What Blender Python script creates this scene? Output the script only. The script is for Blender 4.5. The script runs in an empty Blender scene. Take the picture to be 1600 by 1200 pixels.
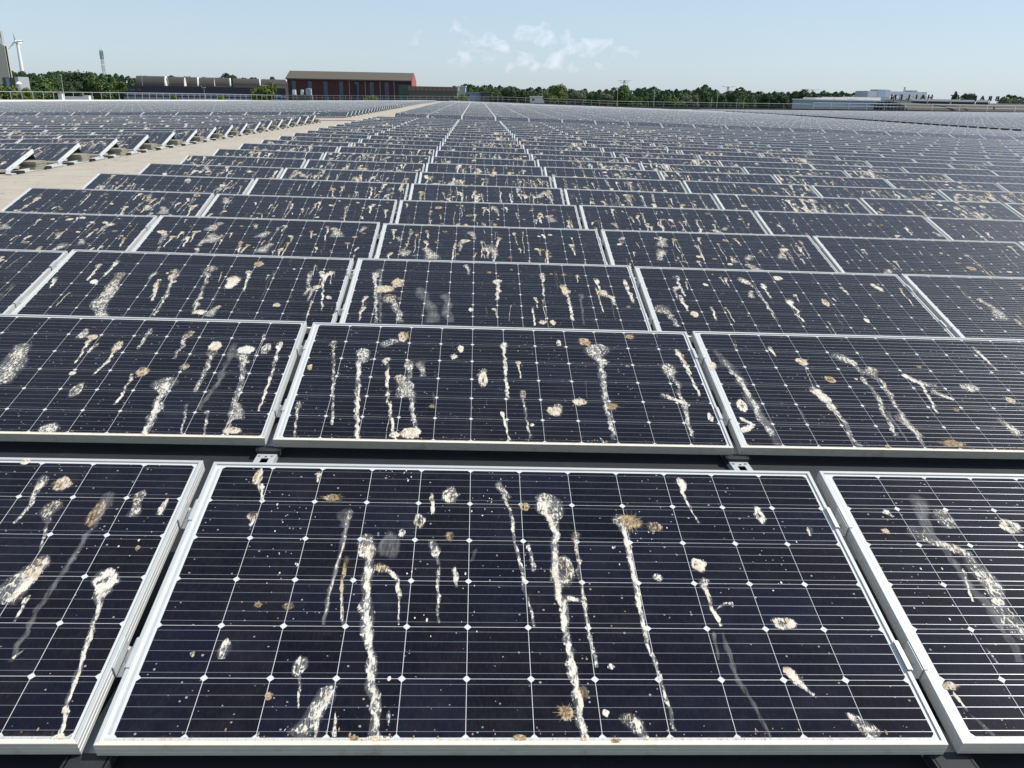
import bpy, bmesh, math, random
from math import radians as R, sin, cos, tan, pi
from mathutils import Matrix, Vector, noise as mnoise

random.seed(7)
sc = bpy.context.scene
C = sc.collection

# ---------------------------------------------------------------- camera, world, sun, exposure
FPX, CX, CH, CY, PIT, YAW, ROL, TILT, RP = 1286.75, 0.8199, 1.3981, -1.4906, 0.33938, 0.05360, -0.03931, 0.24981, 1.71359
FALL = R(1.05)                       # the roof falls to the right of the walkway
RY = Matrix.Rotation(FALL, 4, 'Y')

def cam_vec(X, Z, Y=1.0):
    """camera axes (right, up, forward) -> roof frame"""
    c, s = cos(ROL), sin(ROL); x = X*c + Z*s; z = -X*s + Z*c
    c, s = cos(PIT), sin(PIT); y2 = Y*c + z*s; z2 = -Y*s + z*c
    c, s = cos(YAW), sin(YAW); return Vector((x*c + y2*s, -x*s + y2*c, z2))
CAMF = Vector((CX, CY, CH))
def at(u, v, D):
    """point seen at photo pixel (u, v) at a depth of D metres, world coordinates"""
    return RY @ (CAMF + cam_vec((u-800)/FPX, -(v-600)/FPX) * D)
def proj_frame(p):
    d = Vector(p) - CAMF
    r, u_, f = cam_vec(1, 0, 0), cam_vec(0, 1, 0), cam_vec(0, 0, 1)
    y = d.dot(f)
    if y < .05: return None
    return (800 + FPX*d.dot(r)/y, 600 - FPX*d.dot(u_)/y)

cd = bpy.data.cameras.new('camera'); cam = bpy.data.objects.new('camera', cd); C.objects.link(cam)
r_, u_, f_ = cam_vec(1, 0, 0), cam_vec(0, 1, 0), cam_vec(0, 0, 1)
m = Matrix((r_, u_, -f_)).transposed().to_4x4(); m.translation = CAMF
cam.matrix_world = RY @ m
cd.sensor_width = 36; cd.lens = FPX/1600*36; cd.clip_start = .05; cd.clip_end = 9000
sc.camera = cam

SUN = Vector((.62, .07, .78)).normalized()
w = bpy.data.worlds.new('World'); sc.world = w; w.use_nodes = True
nt = w.node_tree; nt.nodes.clear()
def N(nt, typ, **kw):
    n = nt.nodes.new(typ)
    for k, v in kw.items():
        if k.startswith('i_'): n.inputs[k[2:].replace('_', ' ')].default_value = v
        elif k.startswith('n') and k[1:].isdigit(): n.inputs[int(k[1:])].default_value = v
        else: setattr(n, k, v)
    return n
def L(nt, a, b): nt.links.new(a, b)
def M_(nt, op, a, b=None, c=None, clamp=False):
    n = nt.nodes.new('ShaderNodeMath'); n.operation = op; n.use_clamp = clamp
    for i, x in enumerate((a, b, c)):
        if x is None: continue
        if isinstance(x, (int, float)): n.inputs[i].default_value = x
        else: nt.links.new(x, n.inputs[i])
    return n.outputs[0]
def mixc(nt, fac, a, b, blend='MIX'):
    n = nt.nodes.new('ShaderNodeMix'); n.data_type = 'RGBA'; n.blend_type = blend
    for i, x in ((0, fac), (6, a), (7, b)):
        if isinstance(x, (int, float)): n.inputs[i].default_value = x
        elif isinstance(x, tuple): n.inputs[i].default_value = (*x, 1) if len(x) == 3 else x
        else: nt.links.new(x, n.inputs[i])
    return n.outputs[2]
sky = N(nt, 'ShaderNodeTexSky', sky_type='NISHITA', sun_disc=False, sun_elevation=math.asin(SUN.z),
        sun_rotation=math.atan2(SUN.x, SUN.y), altitude=0, air_density=1.0, dust_density=.55, ozone_density=2.6)
bg = N(nt, 'ShaderNodeBackground', i_Strength=.104)
out = N(nt, 'ShaderNodeOutputWorld')
tc = N(nt, 'ShaderNodeTexCoord')
# a low bank of thin cumulus over the trees, and very faint veils elsewhere
cdir = (at(835, 72, 1000) - at(835, 72, 0)).normalized()
cright = Vector((cdir.y, -cdir.x, 0)).normalized()
dotr = N(nt, 'ShaderNodeVectorMath', operation='DOT_PRODUCT'); L(nt, tc.outputs['Generated'], dotr.inputs[0]); dotr.inputs[1].default_value = cright
dotf = N(nt, 'ShaderNodeVectorMath', operation='DOT_PRODUCT'); L(nt, tc.outputs['Generated'], dotf.inputs[0]); dotf.inputs[1].default_value = cdir
sep = N(nt, 'ShaderNodeSeparateXYZ'); L(nt, tc.outputs['Generated'], sep.inputs[0])
ax = M_(nt, 'DIVIDE', dotr.outputs['Value'], .165); az = M_(nt, 'DIVIDE', M_(nt, 'SUBTRACT', sep.outputs['Z'], cdir.z), .036)
rad = M_(nt, 'ADD', M_(nt, 'POWER', M_(nt, 'ABSOLUTE', ax), 2.), M_(nt, 'POWER', M_(nt, 'ABSOLUTE', az), 2.))
bank = M_(nt, 'MULTIPLY', M_(nt, 'SUBTRACT', 1., rad, clamp=True), M_(nt, 'GREATER_THAN', dotf.outputs['Value'], 0))
mp = N(nt, 'ShaderNodeMapping'); mp.inputs['Scale'].default_value = (24, 24, 34); L(nt, tc.outputs['Generated'], mp.inputs[0])
nz = N(nt, 'ShaderNodeTexNoise', i_Scale=1.5, i_Detail=6., i_Roughness=.55, i_Distortion=.4); L(nt, mp.outputs[0], nz.inputs['Vector'])
cum = M_(nt, 'MULTIPLY', M_(nt, 'SUBTRACT', M_(nt, 'ADD', nz.outputs[0], M_(nt, 'MULTIPLY', bank, .20)), .655), 4., clamp=True)
cum = M_(nt, 'MULTIPLY', M_(nt, 'MULTIPLY', cum, M_(nt, 'POWER', bank, .5)), .66, clamp=True)
mp2 = N(nt, 'ShaderNodeMapping'); mp2.inputs['Scale'].default_value = (2.2, 2.2, 9); L(nt, tc.outputs['Generated'], mp2.inputs[0])
nz2 = N(nt, 'ShaderNodeTexNoise', i_Scale=1.5, i_Detail=5.); L(nt, mp2.outputs[0], nz2.inputs['Vector'])
veil = M_(nt, 'MULTIPLY', M_(nt, 'SUBTRACT', nz2.outputs[0], .5, clamp=True), .35)
skyc = mixc(nt, .60, sky.outputs[0], (4.55, 5.35, 5.75))      # summer haze evens the sky out
skyc = mixc(nt, veil, skyc, (6.2, 6.6, 6.8))
skyc = mixc(nt, cum, skyc, (8.6, 8.2, 8.3))
skyc = mixc(nt, 1., skyc, (.93, .98, 1.08), 'MULTIPLY')
L(nt, skyc, bg.inputs['Color']); L(nt, bg.outputs[0], out.inputs[0])

sl = bpy.data.lights.new('sun', 'SUN'); sun = bpy.data.objects.new('sun', sl); C.objects.link(sun)
sl.energy = 4.4; sl.angle = R(.53); sl.color = (1, .965, .90)
sun.rotation_euler = SUN.to_track_quat('Z', 'Y').to_euler()

sc.view_settings.view_transform = 'Standard'; sc.view_settings.look = 'None'
sc.view_settings.gamma = 1; sc.view_settings.use_curve_mapping = False
sc.view_settings.exposure = 0.35
sc.render.engine = 'CYCLES'
sc.cycles.transparent_max_bounces = 12; sc.cycles.max_bounces = 6

# ---------------------------------------------------------------- materials
MAT = {}
def mat(name, col, rough=.6, metal=0., var=0., vscale=8., bump=0., spec=.5, coat=0., dirt=None):
    mt = bpy.data.materials.new(name); mt.use_nodes = True; t = mt.node_tree
    b = t.nodes['Principled BSDF']
    b.inputs['Roughness'].default_value = rough; b.inputs['Metallic'].default_value = metal
    b.inputs['Specular IOR Level'].default_value = spec; b.inputs['Coat Weight'].default_value = coat
    b.inputs['Base Color'].default_value = (*col, 1)
    if var or bump or dirt:
        co = N(t, 'ShaderNodeTexCoord')
        n1 = N(t, 'ShaderNodeTexNoise', i_Scale=vscale, i_Detail=6., i_Roughness=.6); L(t, co.outputs['Object'], n1.inputs['Vector'])
        k = M_(t, 'ADD', M_(t, 'MULTIPLY', M_(t, 'SUBTRACT', n1.outputs[0], .5), 2*var), 1.)
        cc = mixc(t, 1., (*col, 1), (1, 1, 1), 'MULTIPLY')
        cm = t.nodes.new('ShaderNodeVectorMath'); cm.operation = 'SCALE'; cm.inputs[0].default_value = col; L(t, k, cm.inputs['Scale'])
        res = cm.outputs[0]
        if dirt:
            n2 = N(t, 'ShaderNodeTexNoise', i_Scale=dirt[1], i_Detail=7., i_Roughness=.7); L(t, co.outputs['Object'], n2.inputs['Vector'])
            f = M_(t, 'MULTIPLY', M_(t, 'SUBTRACT', n2.outputs[0], dirt[2]), dirt[3], clamp=True)
            res = mixc(t, f, res, dirt[0])
        L(t, res, b.inputs['Base Color'])
        if bump:
            bp = N(t, 'ShaderNodeBump', i_Strength=bump, i_Distance=.02); L(t, n1.outputs[0], bp.inputs['Height']); L(t, bp.outputs[0], b.inputs['Normal'])
    MAT[name] = mt
    return mt
mat('aluminium', (.47, .47, .455), .45, .2, .10, 30., dirt=((.30, .25, .17), 14., .62, 3.))
mat('aluminium_dirty', (.66, .595, .48), .6, 0., .12, 25., dirt=((.30, .24, .15), 9., .56, 3.))
mat('galvanised', (.50, .51, .50), .5, .35, .12, 20.)
mat('end_plate', (.60, .62, .62), .5, .1, .08, 20.)
mat('rubber', (.012, .013, .016), .7, 0, .3, 40.)
mat('backsheet', (.54, .54, .53), .35, 0, .04, 20., coat=.6)
mat('near_black_roof', (.009, .0105, .0135), .75, 0, .45, 3., dirt=((.05, .047, .042), 5., .60, 3.))  # near-black sheet laid under the panel rows; walkways keep the beige roofing
mat('roofing', (.35, .31, .25), .9, 0, .22, 2.6, .5, dirt=((.20, .17, .135), 1.6, .55, 2.6))
t = MAT['roofing'].node_tree; b = t.nodes['Principled BSDF']; lk = b.inputs['Base Color'].links[0].from_socket
co = N(t, 'ShaderNodeNewGeometry'); mp = N(t, 'ShaderNodeMapping'); mp.inputs['Scale'].default_value = (1, .45, 1); L(t, co.outputs['Position'], mp.inputs[0])
n5 = N(t, 'ShaderNodeTexNoise', i_Scale=6.5, i_Detail=4., i_Roughness=.65); L(t, mp.outputs[0], n5.inputs['Vector'])
n6 = N(t, 'ShaderNodeTexNoise', i_Scale=.9, i_Detail=5., i_Roughness=.6); L(t, mp.outputs[0], n6.inputs['Vector'])
c5 = mixc(t, M_(t, 'MULTIPLY', M_(t, 'SUBTRACT', n6.outputs[0], .42, clamp=True), 3., clamp=True), lk, (.34, .275, .22))
c5 = mixc(t, M_(t, 'MULTIPLY', M_(t, 'SUBTRACT', n5.outputs[0], .60, clamp=True), 9., clamp=True), c5, (.13, .105, .085))
sx = N(t, 'ShaderNodeSeparateXYZ'); L(t, co.outputs['Position'], sx.inputs[0])
sm = M_(t, 'LESS_THAN', M_(t, 'FRACT', M_(t, 'DIVIDE', sx.outputs[1], 1.02)), .035)
c5 = mixc(t, M_(t, 'MULTIPLY', sm, .45), c5, (.16, .13, .11)); L(t, c5, b.inputs['Base Color'])
mat('gutter', (.16, .085, .07), .8, 0, .3, 2.)
mat('concrete', (.21, .195, .15), .9, 0, .25, 12., .3)
mat('concrete_dark', (.18, .17, .15), .9, 0, .25, 12., .3)
mat('ground', (.10, .10, .075), .95, 0, .4, .02)
mat('white_paint', (.78, .78, .76), .5, 0, .05, 2.)
mat('parapet', (.74, .72, .68), .6, 0, .06, 1.)
mat('red_brick_shaded', (.062, .021, .021), .8, 0, .18, .6)  # hall front: shade put into the colour, far darker than the sunlit gable
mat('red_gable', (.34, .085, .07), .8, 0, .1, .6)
mat('blue_glass', (.055, .08, .115), .25, 0, .15, .5)
mat('green_wall', (.055, .085, .06), .7, 0, .5, .5)
mat('tan_roof', (.085, .072, .055), .8, 0, .1, .4)
mat('brown_clad', (.20, .165, .125), .8, 0, .1, .4)
mat('brown_dark', (.11, .095, .08), .8, 0, .1, .4)
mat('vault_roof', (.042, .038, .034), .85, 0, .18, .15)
mat('vault_end', (.66, .62, .54), .7)
mat('navy', (.012, .016, .035), .4, 0, .15, .2)
mat('pale_blue', (.26, .32, .42), .5, 0, .1, .3)
mat('dark_glass', (.02, .025, .03), .15)
mat('grey_clad', (.34, .37, .40), .6, 0, .12, .25)
mat('grey_blue', (.24, .30, .38), .6, 0, .12, .25)
mat('white_roof', (.72, .70, .66), .7, 0, .08, .3)
mat('beige_tower', (.50, .46, .38), .8, 0, .1, .2)
mat('black', (.012, .012, .014), .6)
mat('lettering', (.02, .02, .028), .6)
mat('steel', (.42, .43, .44), .5, .3)
mat('bark', (.07, .055, .04), .9, 0, .3, 3.)
mat('skin', (.45, .28, .2), .6); mat('shirt', (.45, .47, .50), .8); mat('trousers', (.03, .035, .05), .8); mat('hair', (.04, .03, .02), .7)
mat('orange', (.6, .25, .05), .6); mat('green_sign', (.03, .13, .10), .5); mat('red_sign', (.10, .03, .06), .5)

def foliage(name, lo, hi):
    mt = bpy.data.materials.new(name); mt.use_nodes = True; t = mt.node_tree; b = t.nodes['Principled BSDF']
    at_ = N(t, 'ShaderNodeAttribute', attribute_name='tone')
    L(t, mixc(t, at_.outputs['Fac'], lo, hi), b.inputs['Base Color'])
    b.inputs['Roughness'].default_value = .75; b.inputs['Specular IOR Level'].default_value = .2
    MAT[name] = mt
foliage('leaf_dark', (.018, .036, .016), (.060, .100, .036))
foliage('leaf_mid', (.030, .060, .018), (.095, .145, .040))
foliage('leaf_light', (.050, .082, .020), (.150, .185, .050))
foliage('leaf_pale', (.07, .09, .06), (.17, .19, .12))

def cell_nodes(t, b, uvv, full):
    """solar-cell look: dark silicon behind dusty glass, five busbars per cell; uvv = 0..1 along the cell's height"""
    fr = M_(t, 'FRACT', M_(t, 'MULTIPLY', uvv, 5.))
    d = M_(t, 'ABSOLUTE', M_(t, 'SUBTRACT', fr, .5))
    return M_(t, 'LESS_THAN', d, .018)
def solar_material(name, far):
    mt = bpy.data.materials.new(name); mt.use_nodes = True; t = mt.node_tree; b = t.nodes['Principled BSDF']
    co = N(t, 'ShaderNodeTexCoord'); oi = N(t, 'ShaderNodeObjectInfo')
    add = N(t, 'ShaderNodeVectorMath', operation='ADD'); L(t, co.outputs['Object'], add.inputs[0])
    sc3 = N(t, 'ShaderNodeVectorMath', operation='SCALE'); sc3.inputs[0].default_value = (31.7, 17.3, 5.1); L(t, oi.outputs['Random'], sc3.inputs['Scale'])
    L(t, sc3.outputs[0], add.inputs[1])
    P = add.outputs[0]
    if far: P = N(t, 'ShaderNodeNewGeometry').outputs['Position']
    uv = N(t, 'ShaderNodeSeparateXYZ'); L(t, co.outputs['UV'], uv.inputs[0])
    cellv = N(t, 'ShaderNodeVectorMath', operation='FLOOR')
    if far:
        up = N(t, 'ShaderNodeVectorMath', operation='MULTIPLY'); up.inputs[1].default_value = (12, 6, 1); L(t, co.outputs['UV'], up.inputs[0]); L(t, up.outputs[0], cellv.inputs[0])
    else: L(t, co.outputs['UV'], cellv.inputs[0])
    wn = N(t, 'ShaderNodeTexWhiteNoise', noise_dimensions='4D'); L(t, cellv.outputs[0], wn.inputs['Vector']); L(t, oi.outputs['Random'], wn.inputs['W'])
    wsep = N(t, 'ShaderNodeSeparateColor'); L(t, wn.outputs['Color'], wsep.inputs[0])
    si = mixc(t, wsep.outputs[0], (.0026, .0024, .0062), (.0058, .0060, .0150))
    si = mixc(t, M_(t, 'MULTIPLY', wsep.outputs[1], .6), si, (.0070, .0050, .0085))
    dn = N(t, 'ShaderNodeTexNoise', i_Scale=7., i_Detail=8., i_Roughness=.72); L(t, P, dn.inputs['Vector'])
    dust = M_(t, 'ADD', M_(t, 'MULTIPLY', M_(t, 'SUBTRACT', dn.outputs[0], .47, clamp=True), .060), .0012)
    gm = N(t, 'ShaderNodeMapping'); gm.inputs['Scale'].default_value = (1, .35, 1); L(t, P, gm.inputs[0])
    gn = N(t, 'ShaderNodeTexNoise', i_Scale=150., i_Detail=4., i_Roughness=.7); L(t, gm.outputs[0], gn.inputs['Vector'])
    dust = M_(t, 'ADD', dust, M_(t, 'MULTIPLY', M_(t, 'SUBTRACT', gn.outputs[0], .46, clamp=True), .045))
    col = mixc(t, dust, si, (.46, .44, .41))
    # dried spots and scratches
    vn = N(t, 'ShaderNodeTexVoronoi', i_Scale=95.); L(t, P, vn.inputs['Vector'])
    cn = N(t, 'ShaderNodeTexNoise', i_Scale=9., i_Detail=3.); L(t, P, cn.inputs['Vector'])
    vcol = N(t, 'ShaderNodeSeparateColor'); L(t, vn.outputs['Color'], vcol.inputs[0])
    spot = M_(t, 'MULTIPLY', M_(t, 'LESS_THAN', vn.outputs['Distance'], M_(t, 'MULTIPLY', vcol.outputs[1], .34)),
              M_(t, 'LESS_THAN', vcol.outputs[0], M_(t, 'MULTIPLY', M_(t, 'SUBTRACT', cn.outputs[0], .44, clamp=True), 1.1)))
    col = mixc(t, M_(t, 'MULTIPLY', spot, .42), col, (.55, .53, .5))
    if far:
        # 12 x 6 cells per panel
        cu = M_(t, 'FRACT', M_(t, 'MULTIPLY', uv.outputs[0], 12.)); cv = M_(t, 'FRACT', M_(t, 'MULTIPLY', uv.outputs[1], 6.))
        gu = M_(t, 'GREATER_THAN', M_(t, 'ABSOLUTE', M_(t, 'SUBTRACT', cu, .5)), .490)
        gv = M_(t, 'GREATER_THAN', M_(t, 'ABSOLUTE', M_(t, 'SUBTRACT', cv, .5)), .490)
        grid = M_(t, 'MAXIMUM', gu, gv)
        bus = cell_nodes(t, b, cv, True)
        col = mixc(t, grid, col, (.62, .62, .61))
        sp = N(t, 'ShaderNodeTexNoise', i_Scale=5.5, i_Detail=2.); L(t, P, sp.inputs['Vector'])
        dr = M_(t, 'MULTIPLY', M_(t, 'SUBTRACT', sp.outputs[0], .665), 25., clamp=True)
        col = mixc(t, M_(t, 'MULTIPLY', dr, .8), col, (.6, .55, .45))
    else:
        bus = cell_nodes(t, b, uv.outputs[1], False)
    col = mixc(t, M_(t, 'MULTIPLY', bus, .9), col, (.40, .41, .44))
    L(t, col, b.inputs['Base Color'])
    L(t, M_(t, 'MULTIPLY', bus, .75), b.inputs['Metallic'])
    tg = N(t, 'ShaderNodeTangent', direction_type='UV_MAP'); L(t, tg.outputs[0], b.inputs['Tangent']); b.inputs['Anisotropic'].default_value = .8; b.inputs['Anisotropic Rotation'].default_value = .25
    b.inputs['Roughness'].default_value = .42
    b.inputs['Specular IOR Level'].default_value = .02
    b.inputs['Coat Weight'].default_value = 1.; b.inputs['Coat Roughness'].default_value = .11; b.inputs['Coat IOR'].default_value = 1.21
    MAT[name] = mt
solar_material('solar_cell', False); solar_material('solar_far', True)

def dropping_material():
    mt = bpy.data.materials.new('bird_lime'); mt.use_nodes = True; t = mt.node_tree; b = t.nodes['Principled BSDF']
    o = t.nodes['Material Output']
    va = N(t, 'ShaderNodeVertexColor', layer_name='mask'); s = N(t, 'ShaderNodeSeparateColor'); L(t, va.outputs[0], s.inputs[0])
    d, br, st = s.outputs[0], s.outputs[1], s.outputs[2]      # density, brownness, style (0 flaky .5 solid 1 wash)
    co = N(t, 'ShaderNodeTexCoord'); oi = N(t, 'ShaderNodeObjectInfo')
    mp = N(t, 'ShaderNodeMapping'); mp.inputs['Scale'].default_value = (1, .55, 1); L(t, co.outputs['Object'], mp.inputs[0])
    sc3 = N(t, 'ShaderNodeVectorMath', operation='SCALE'); sc3.inputs[0].default_value = (13.7, 7.3, 3.1); L(t, oi.outputs['Random'], sc3.inputs['Scale'])
    L(t, sc3.outputs[0], mp.inputs['Location'])
    n1 = N(t, 'ShaderNodeTexNoise', i_Scale=115., i_Detail=6., i_Roughness=.6, i_Distortion=.8); L(t, mp.outputs[0], n1.inputs['Vector'])
    n2 = N(t, 'ShaderNodeTexNoise', i_Scale=26., i_Detail=3.); L(t, mp.outputs[0], n2.inputs['Vector'])
    mf = N(t, 'ShaderNodeMapping'); mf.inputs['Scale'].default_value = (1, .16, 1); L(t, mp.outputs[0], mf.inputs[0])
    nf = N(t, 'ShaderNodeTexNoise', i_Scale=210., i_Detail=5., i_Roughness=.6, i_Distortion=.9); L(t, mf.outputs[0], nf.inputs['Vector'])      # rain-run fibres
    wash = M_(t, 'GREATER_THAN', st, .75); solid = M_(t, 'MULTIPLY', M_(t, 'GREATER_THAN', st, .25), M_(t, 'LESS_THAN', st, .75))
    amp = M_(t, 'SUBTRACT', 4.3, M_(t, 'MULTIPLY', solid, 2.3))
    thr = M_(t, 'ADD', M_(t, 'SUBTRACT', .74, M_(t, 'MULTIPLY', solid, .30)), M_(t, 'MULTIPLY', wash, 3.))
    a = M_(t, 'ADD', M_(t, 'SUBTRACT', d, thr), M_(t, 'MULTIPLY', M_(t, 'SUBTRACT', n1.outputs[0], .5), amp))
    a = M_(t, 'ADD', a, M_(t, 'MULTIPLY', M_(t, 'SUBTRACT', n2.outputs[0], .5), 1.0))
    a = M_(t, 'ADD', a, M_(t, 'MULTIPLY', M_(t, 'SUBTRACT', nf.outputs[0], .5), 1.5))
    core = M_(t, 'MULTIPLY', M_(t, 'MULTIPLY', a, 3.4, clamp=True), .95)
    fib = M_(t, 'MULTIPLY', M_(t, 'SUBTRACT', nf.outputs[0], .36, clamp=True), 3.4, clamp=True)
    film = M_(t, 'MULTIPLY', M_(t, 'POWER', d, 1.3), M_(t, 'ADD', .10, M_(t, 'MULTIPLY', fib, M_(t, 'MULTIPLY', n2.outputs[0], .60))))   # thin chalky film
    film = M_(t, 'MULTIPLY', film, M_(t, 'SUBTRACT', 1., M_(t, 'MULTIPLY', wash, .30)))
    alpha = M_(t, 'MAXIMUM', core, film, clamp=True)
    alpha = M_(t, 'MULTIPLY', alpha, M_(t, 'GREATER_THAN', d, .01))
    white = mixc(t, n2.outputs[0], (.67, .65, .60), (.55, .48, .36))
    white = mixc(t, core, (.60, .60, .58), white)
    n3 = N(t, 'ShaderNodeTexNoise', i_Scale=55., i_Detail=5., i_Roughness=.7); L(t, mp.outputs[0], n3.inputs['Vector'])
    f = M_(t, 'MULTIPLY', M_(t, 'ADD', M_(t, 'SUBTRACT', n3.outputs[0], .59), M_(t, 'MULTIPLY', br, .46)), 4., clamp=True)
    f2 = M_(t, 'MULTIPLY', M_(t, 'ADD', M_(t, 'SUBTRACT', n1.outputs[0], .76), M_(t, 'MULTIPLY', br, .44)), 4., clamp=True)
    col = mixc(t, f, white, (.40, .285, .15)); col = mixc(t, f2, col, (.10, .066, .038))
    L(t, col, b.inputs['Base Color']); b.inputs['Roughness'].default_value = .75; b.inputs['Specular IOR Level'].default_value = .3
    bp = N(t, 'ShaderNodeBump', i_Strength=.55, i_Distance=.002); L(t, n1.outputs[0], bp.inputs['Height']); L(t, bp.outputs[0], b.inputs['Normal'])
    tr = N(t, 'ShaderNodeBsdfTransparent'); mx = N(t, 'ShaderNodeMixShader')
    L(t, alpha, mx.inputs[0]); L(t, tr.outputs[0], mx.inputs[1]); L(t, b.outputs[0], mx.inputs[2]); L(t, mx.outputs[0], o.inputs[0])
    MAT['bird_lime'] = mt
dropping_material()

# ---------------------------------------------------------------- mesh helpers
class MB:
    def __init__(s): s.v = []; s.f = []; s.mi = []; s.uv = []; s.col = []; s.isl = 0
    def quad(s, a, b, c, d, mi=0):
        n = len(s.v); s.v += [tuple(a), tuple(b), tuple(c), tuple(d)]; s.f.append((n, n+1, n+2, n+3)); s.mi.append(mi)
    def poly(s, pts, mi=0):
        n = len(s.v); s.v += [tuple(p) for p in pts]; s.f.append(tuple(range(n, n+len(pts)))); s.mi.append(mi)
    def box(s, lo, hi, mi=0, M=None):
        x0, y0, z0 = lo; x1, y1, z1 = hi
        p = [Vector(q) for q in ((x0,y0,z0),(x1,y0,z0),(x1,y1,z0),(x0,y1,z0),(x0,y0,z1),(x1,y0,z1),(x1,y1,z1),(x0,y1,z1))]
        if M: p = [M @ q for q in p]
        n = len(s.v); s.v += [tuple(q) for q in p]
        for f in ((3,2,1,0),(4,5,6,7),(0,1,5,4),(1,2,6,5),(2,3,7,6),(3,0,4,7)): s.f.append(tuple(n+i for i in f)); s.mi.append(mi)
    def tube(s, a, b, r0, r1=None, n=6, mi=0):
        a = Vector(a); b = Vector(b); r1 = r0 if r1 is None else r1
        d = (b-a).normalized(); x = d.orthogonal().normalized(); y = d.cross(x); k = len(s.v)
        for p, r in ((a, r0), (b, r1)):
            for i in range(n): s.v.append(tuple(p + (x*cos(2*pi*i/n) + y*sin(2*pi*i/n))*r))
        for i in range(n): s.f.append((k+i, k+(i+1) % n, k+n+(i+1) % n, k+n+i)); s.mi.append(mi)
        s.f.append(tuple(k+i for i in reversed(range(n)))); s.f.append(tuple(k+n+i for i in range(n))); s.mi += [mi, mi]
    def prism(s, pts, off, mi=0, mi_cap=None):
        """closed polygon pts (Vectors) extruded by vector off"""
        n = len(pts); k = len(s.v); off = Vector(off)
        s.v += [tuple(p) for p in pts] + [tuple(Vector(p)+off) for p in pts]
        for i in range(n): s.f.append((k+i, k+(i+1) % n, k+n+(i+1) % n, k+n+i)); s.mi.append(mi)
        mc = mi if mi_cap is None else mi_cap
        s.f.append(tuple(k+i for i in reversed(range(n)))); s.f.append(tuple(k+n+i for i in range(n))); s.mi += [mc, mc]
    def mesh(s, name, mats):
        me = bpy.data.meshes.new(name); me.from_pydata(s.v, [], s.f)
        for m_ in (mats if isinstance(mats, (list, tuple)) else [mats]): me.materials.append(MAT[m_] if isinstance(m_, str) else m_)
        if any(s.mi): me.polygons.foreach_set('material_index', s.mi)
        me.update(); return me
    def obj(s, name, mats, parent=None, **kw): return link(name, s.mesh(name, mats), parent, **kw)
def link(name, me, parent=None, label=None, cat=None, group=None, kind=None, M=None):
    o = bpy.data.objects.new(name, me); C.objects.link(o)
    if parent is not None: o.parent = parent
    if M is not None: o.matrix_local = M
    if label: o['label'] = label
    if cat: o['category'] = cat
    if group: o['group'] = group
    if kind: o['kind'] = kind
    return o
def thing(name, label, cat, M=None, group=None, loc=None):
    o = bpy.data.objects.new(name, None); C.objects.link(o); o.empty_display_size = .2
    o['label'] = label; o['category'] = cat
    if group: o['group'] = group
    if M is not None: o.matrix_world = M
    if loc is not None: o.location = loc
    return o
def outward(me):
    bm = bmesh.new(); bm.from_mesh(me); bmesh.ops.recalc_face_normals(bm, faces=bm.faces); bm.to_mesh(me); bm.free(); return me

ORD = ['first','second','third','fourth','fifth','sixth','seventh','eighth','ninth','tenth','eleventh','twelfth','thirteenth','fourteenth','fifteenth','sixteenth','seventeenth','eighteenth','nineteenth','twentieth','twenty-first','twenty-second','twenty-third','twenty-fourth']
NUM = ['no','one','two','three','four','five','six','seven','eight','nine','ten','eleven','twelve','thirteen','fourteen','fifteen','sixteen','seventeen','eighteen','nineteen','twenty','twenty-one','twenty-two','twenty-three','twenty-four','twenty-five']

# ---------------------------------------------------------------- roof geometry (roof frame: x across, y away from camera)
PW, PH, GAP = 1.956, .992, .0334
PP = PW + GAP
XL = -6.716                    # right-hand end of the left-hand arrays
XA = -2*PP                     # left-hand end of the main array
XW = 49.0                      # left-hand end of the far right-hand array
def lerp(tb, x):
    if x <= tb[0][0]: return tb[0][1]
    for (a, b), (c, d) in zip(tb, tb[1:]):
        if x <= c: return b + (d-b)*(x-a)/(c-a)
    return tb[-1][1]
DROP = [(-30, 0), (8, 0), (26, -.075), (40, -.14), (49, -.21), (120, -.36), (165, -.64), (260, -1.25)]
def zp(x, y):
    """height of a panel's lower edge"""
    z = lerp(DROP, y)
    if x < XL+.9: z -= .038*(XL+.9-x) + .012
    if x > XW-3: z += .0265*(x-XW+3)
    return z
CLEAR = .085
def zr(x, y): return zp(x, y) - CLEAR

ROOF_END = 172.0
PA = [at(-60, 154.3, 120), at(0, 154.5, 128), at(200, 154.8, 150), at(330, 155, 178), at(440, 156.2, 206)]      # left roof edge
PAF = [RY.inverted() @ p for p in PA]
def left_edge(y): return lerp([(-4, -110), (PAF[0].y-30, -100)]+[(p.y, p.x) for p in PAF], y)
def sheet(name, xs, ys, dz, mname, label=None, cat=None):
    b = MB(); nx = len(xs)
    for y in ys:
        for x in xs:
            if x <= -90: x = left_edge(y)
            b.v.append(tuple(RY @ Vector((x, y, zr(x, y)+dz))))
    for j in range(len(ys)-1):
        for i in range(nx-1):
            b.f.append((j*nx+i, j*nx+i+1, (j+1)*nx+i+1, (j+1)*nx+i)); b.mi.append(0)
    return b.obj(name, mname, kind='structure')
YS = [-4, 0, 4, 8, 17, 26, 33, 40, 44.5, 49, 75, 100, 120, 140, 165, ROOF_END, 185]
sheet('roof', [-95, -60, -30, XL+.9, 0, 20, XW-3, 80, 130, 190], YS+[200, 214], 0, 'roofing')
sheet('dark_roof_sheet', [XA-.06, 0, 10, 20, 30, XW-3.4], [-3, 0, 4, 8, 17, 26, 33, 40.3], .004, 'near_black_roof')
sheet('dark_roof_sheet', [XL+.30-40, -20, XL+.14], [11.9, 17, 26, 33, 40.0], .004, 'near_black_roof')
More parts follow.
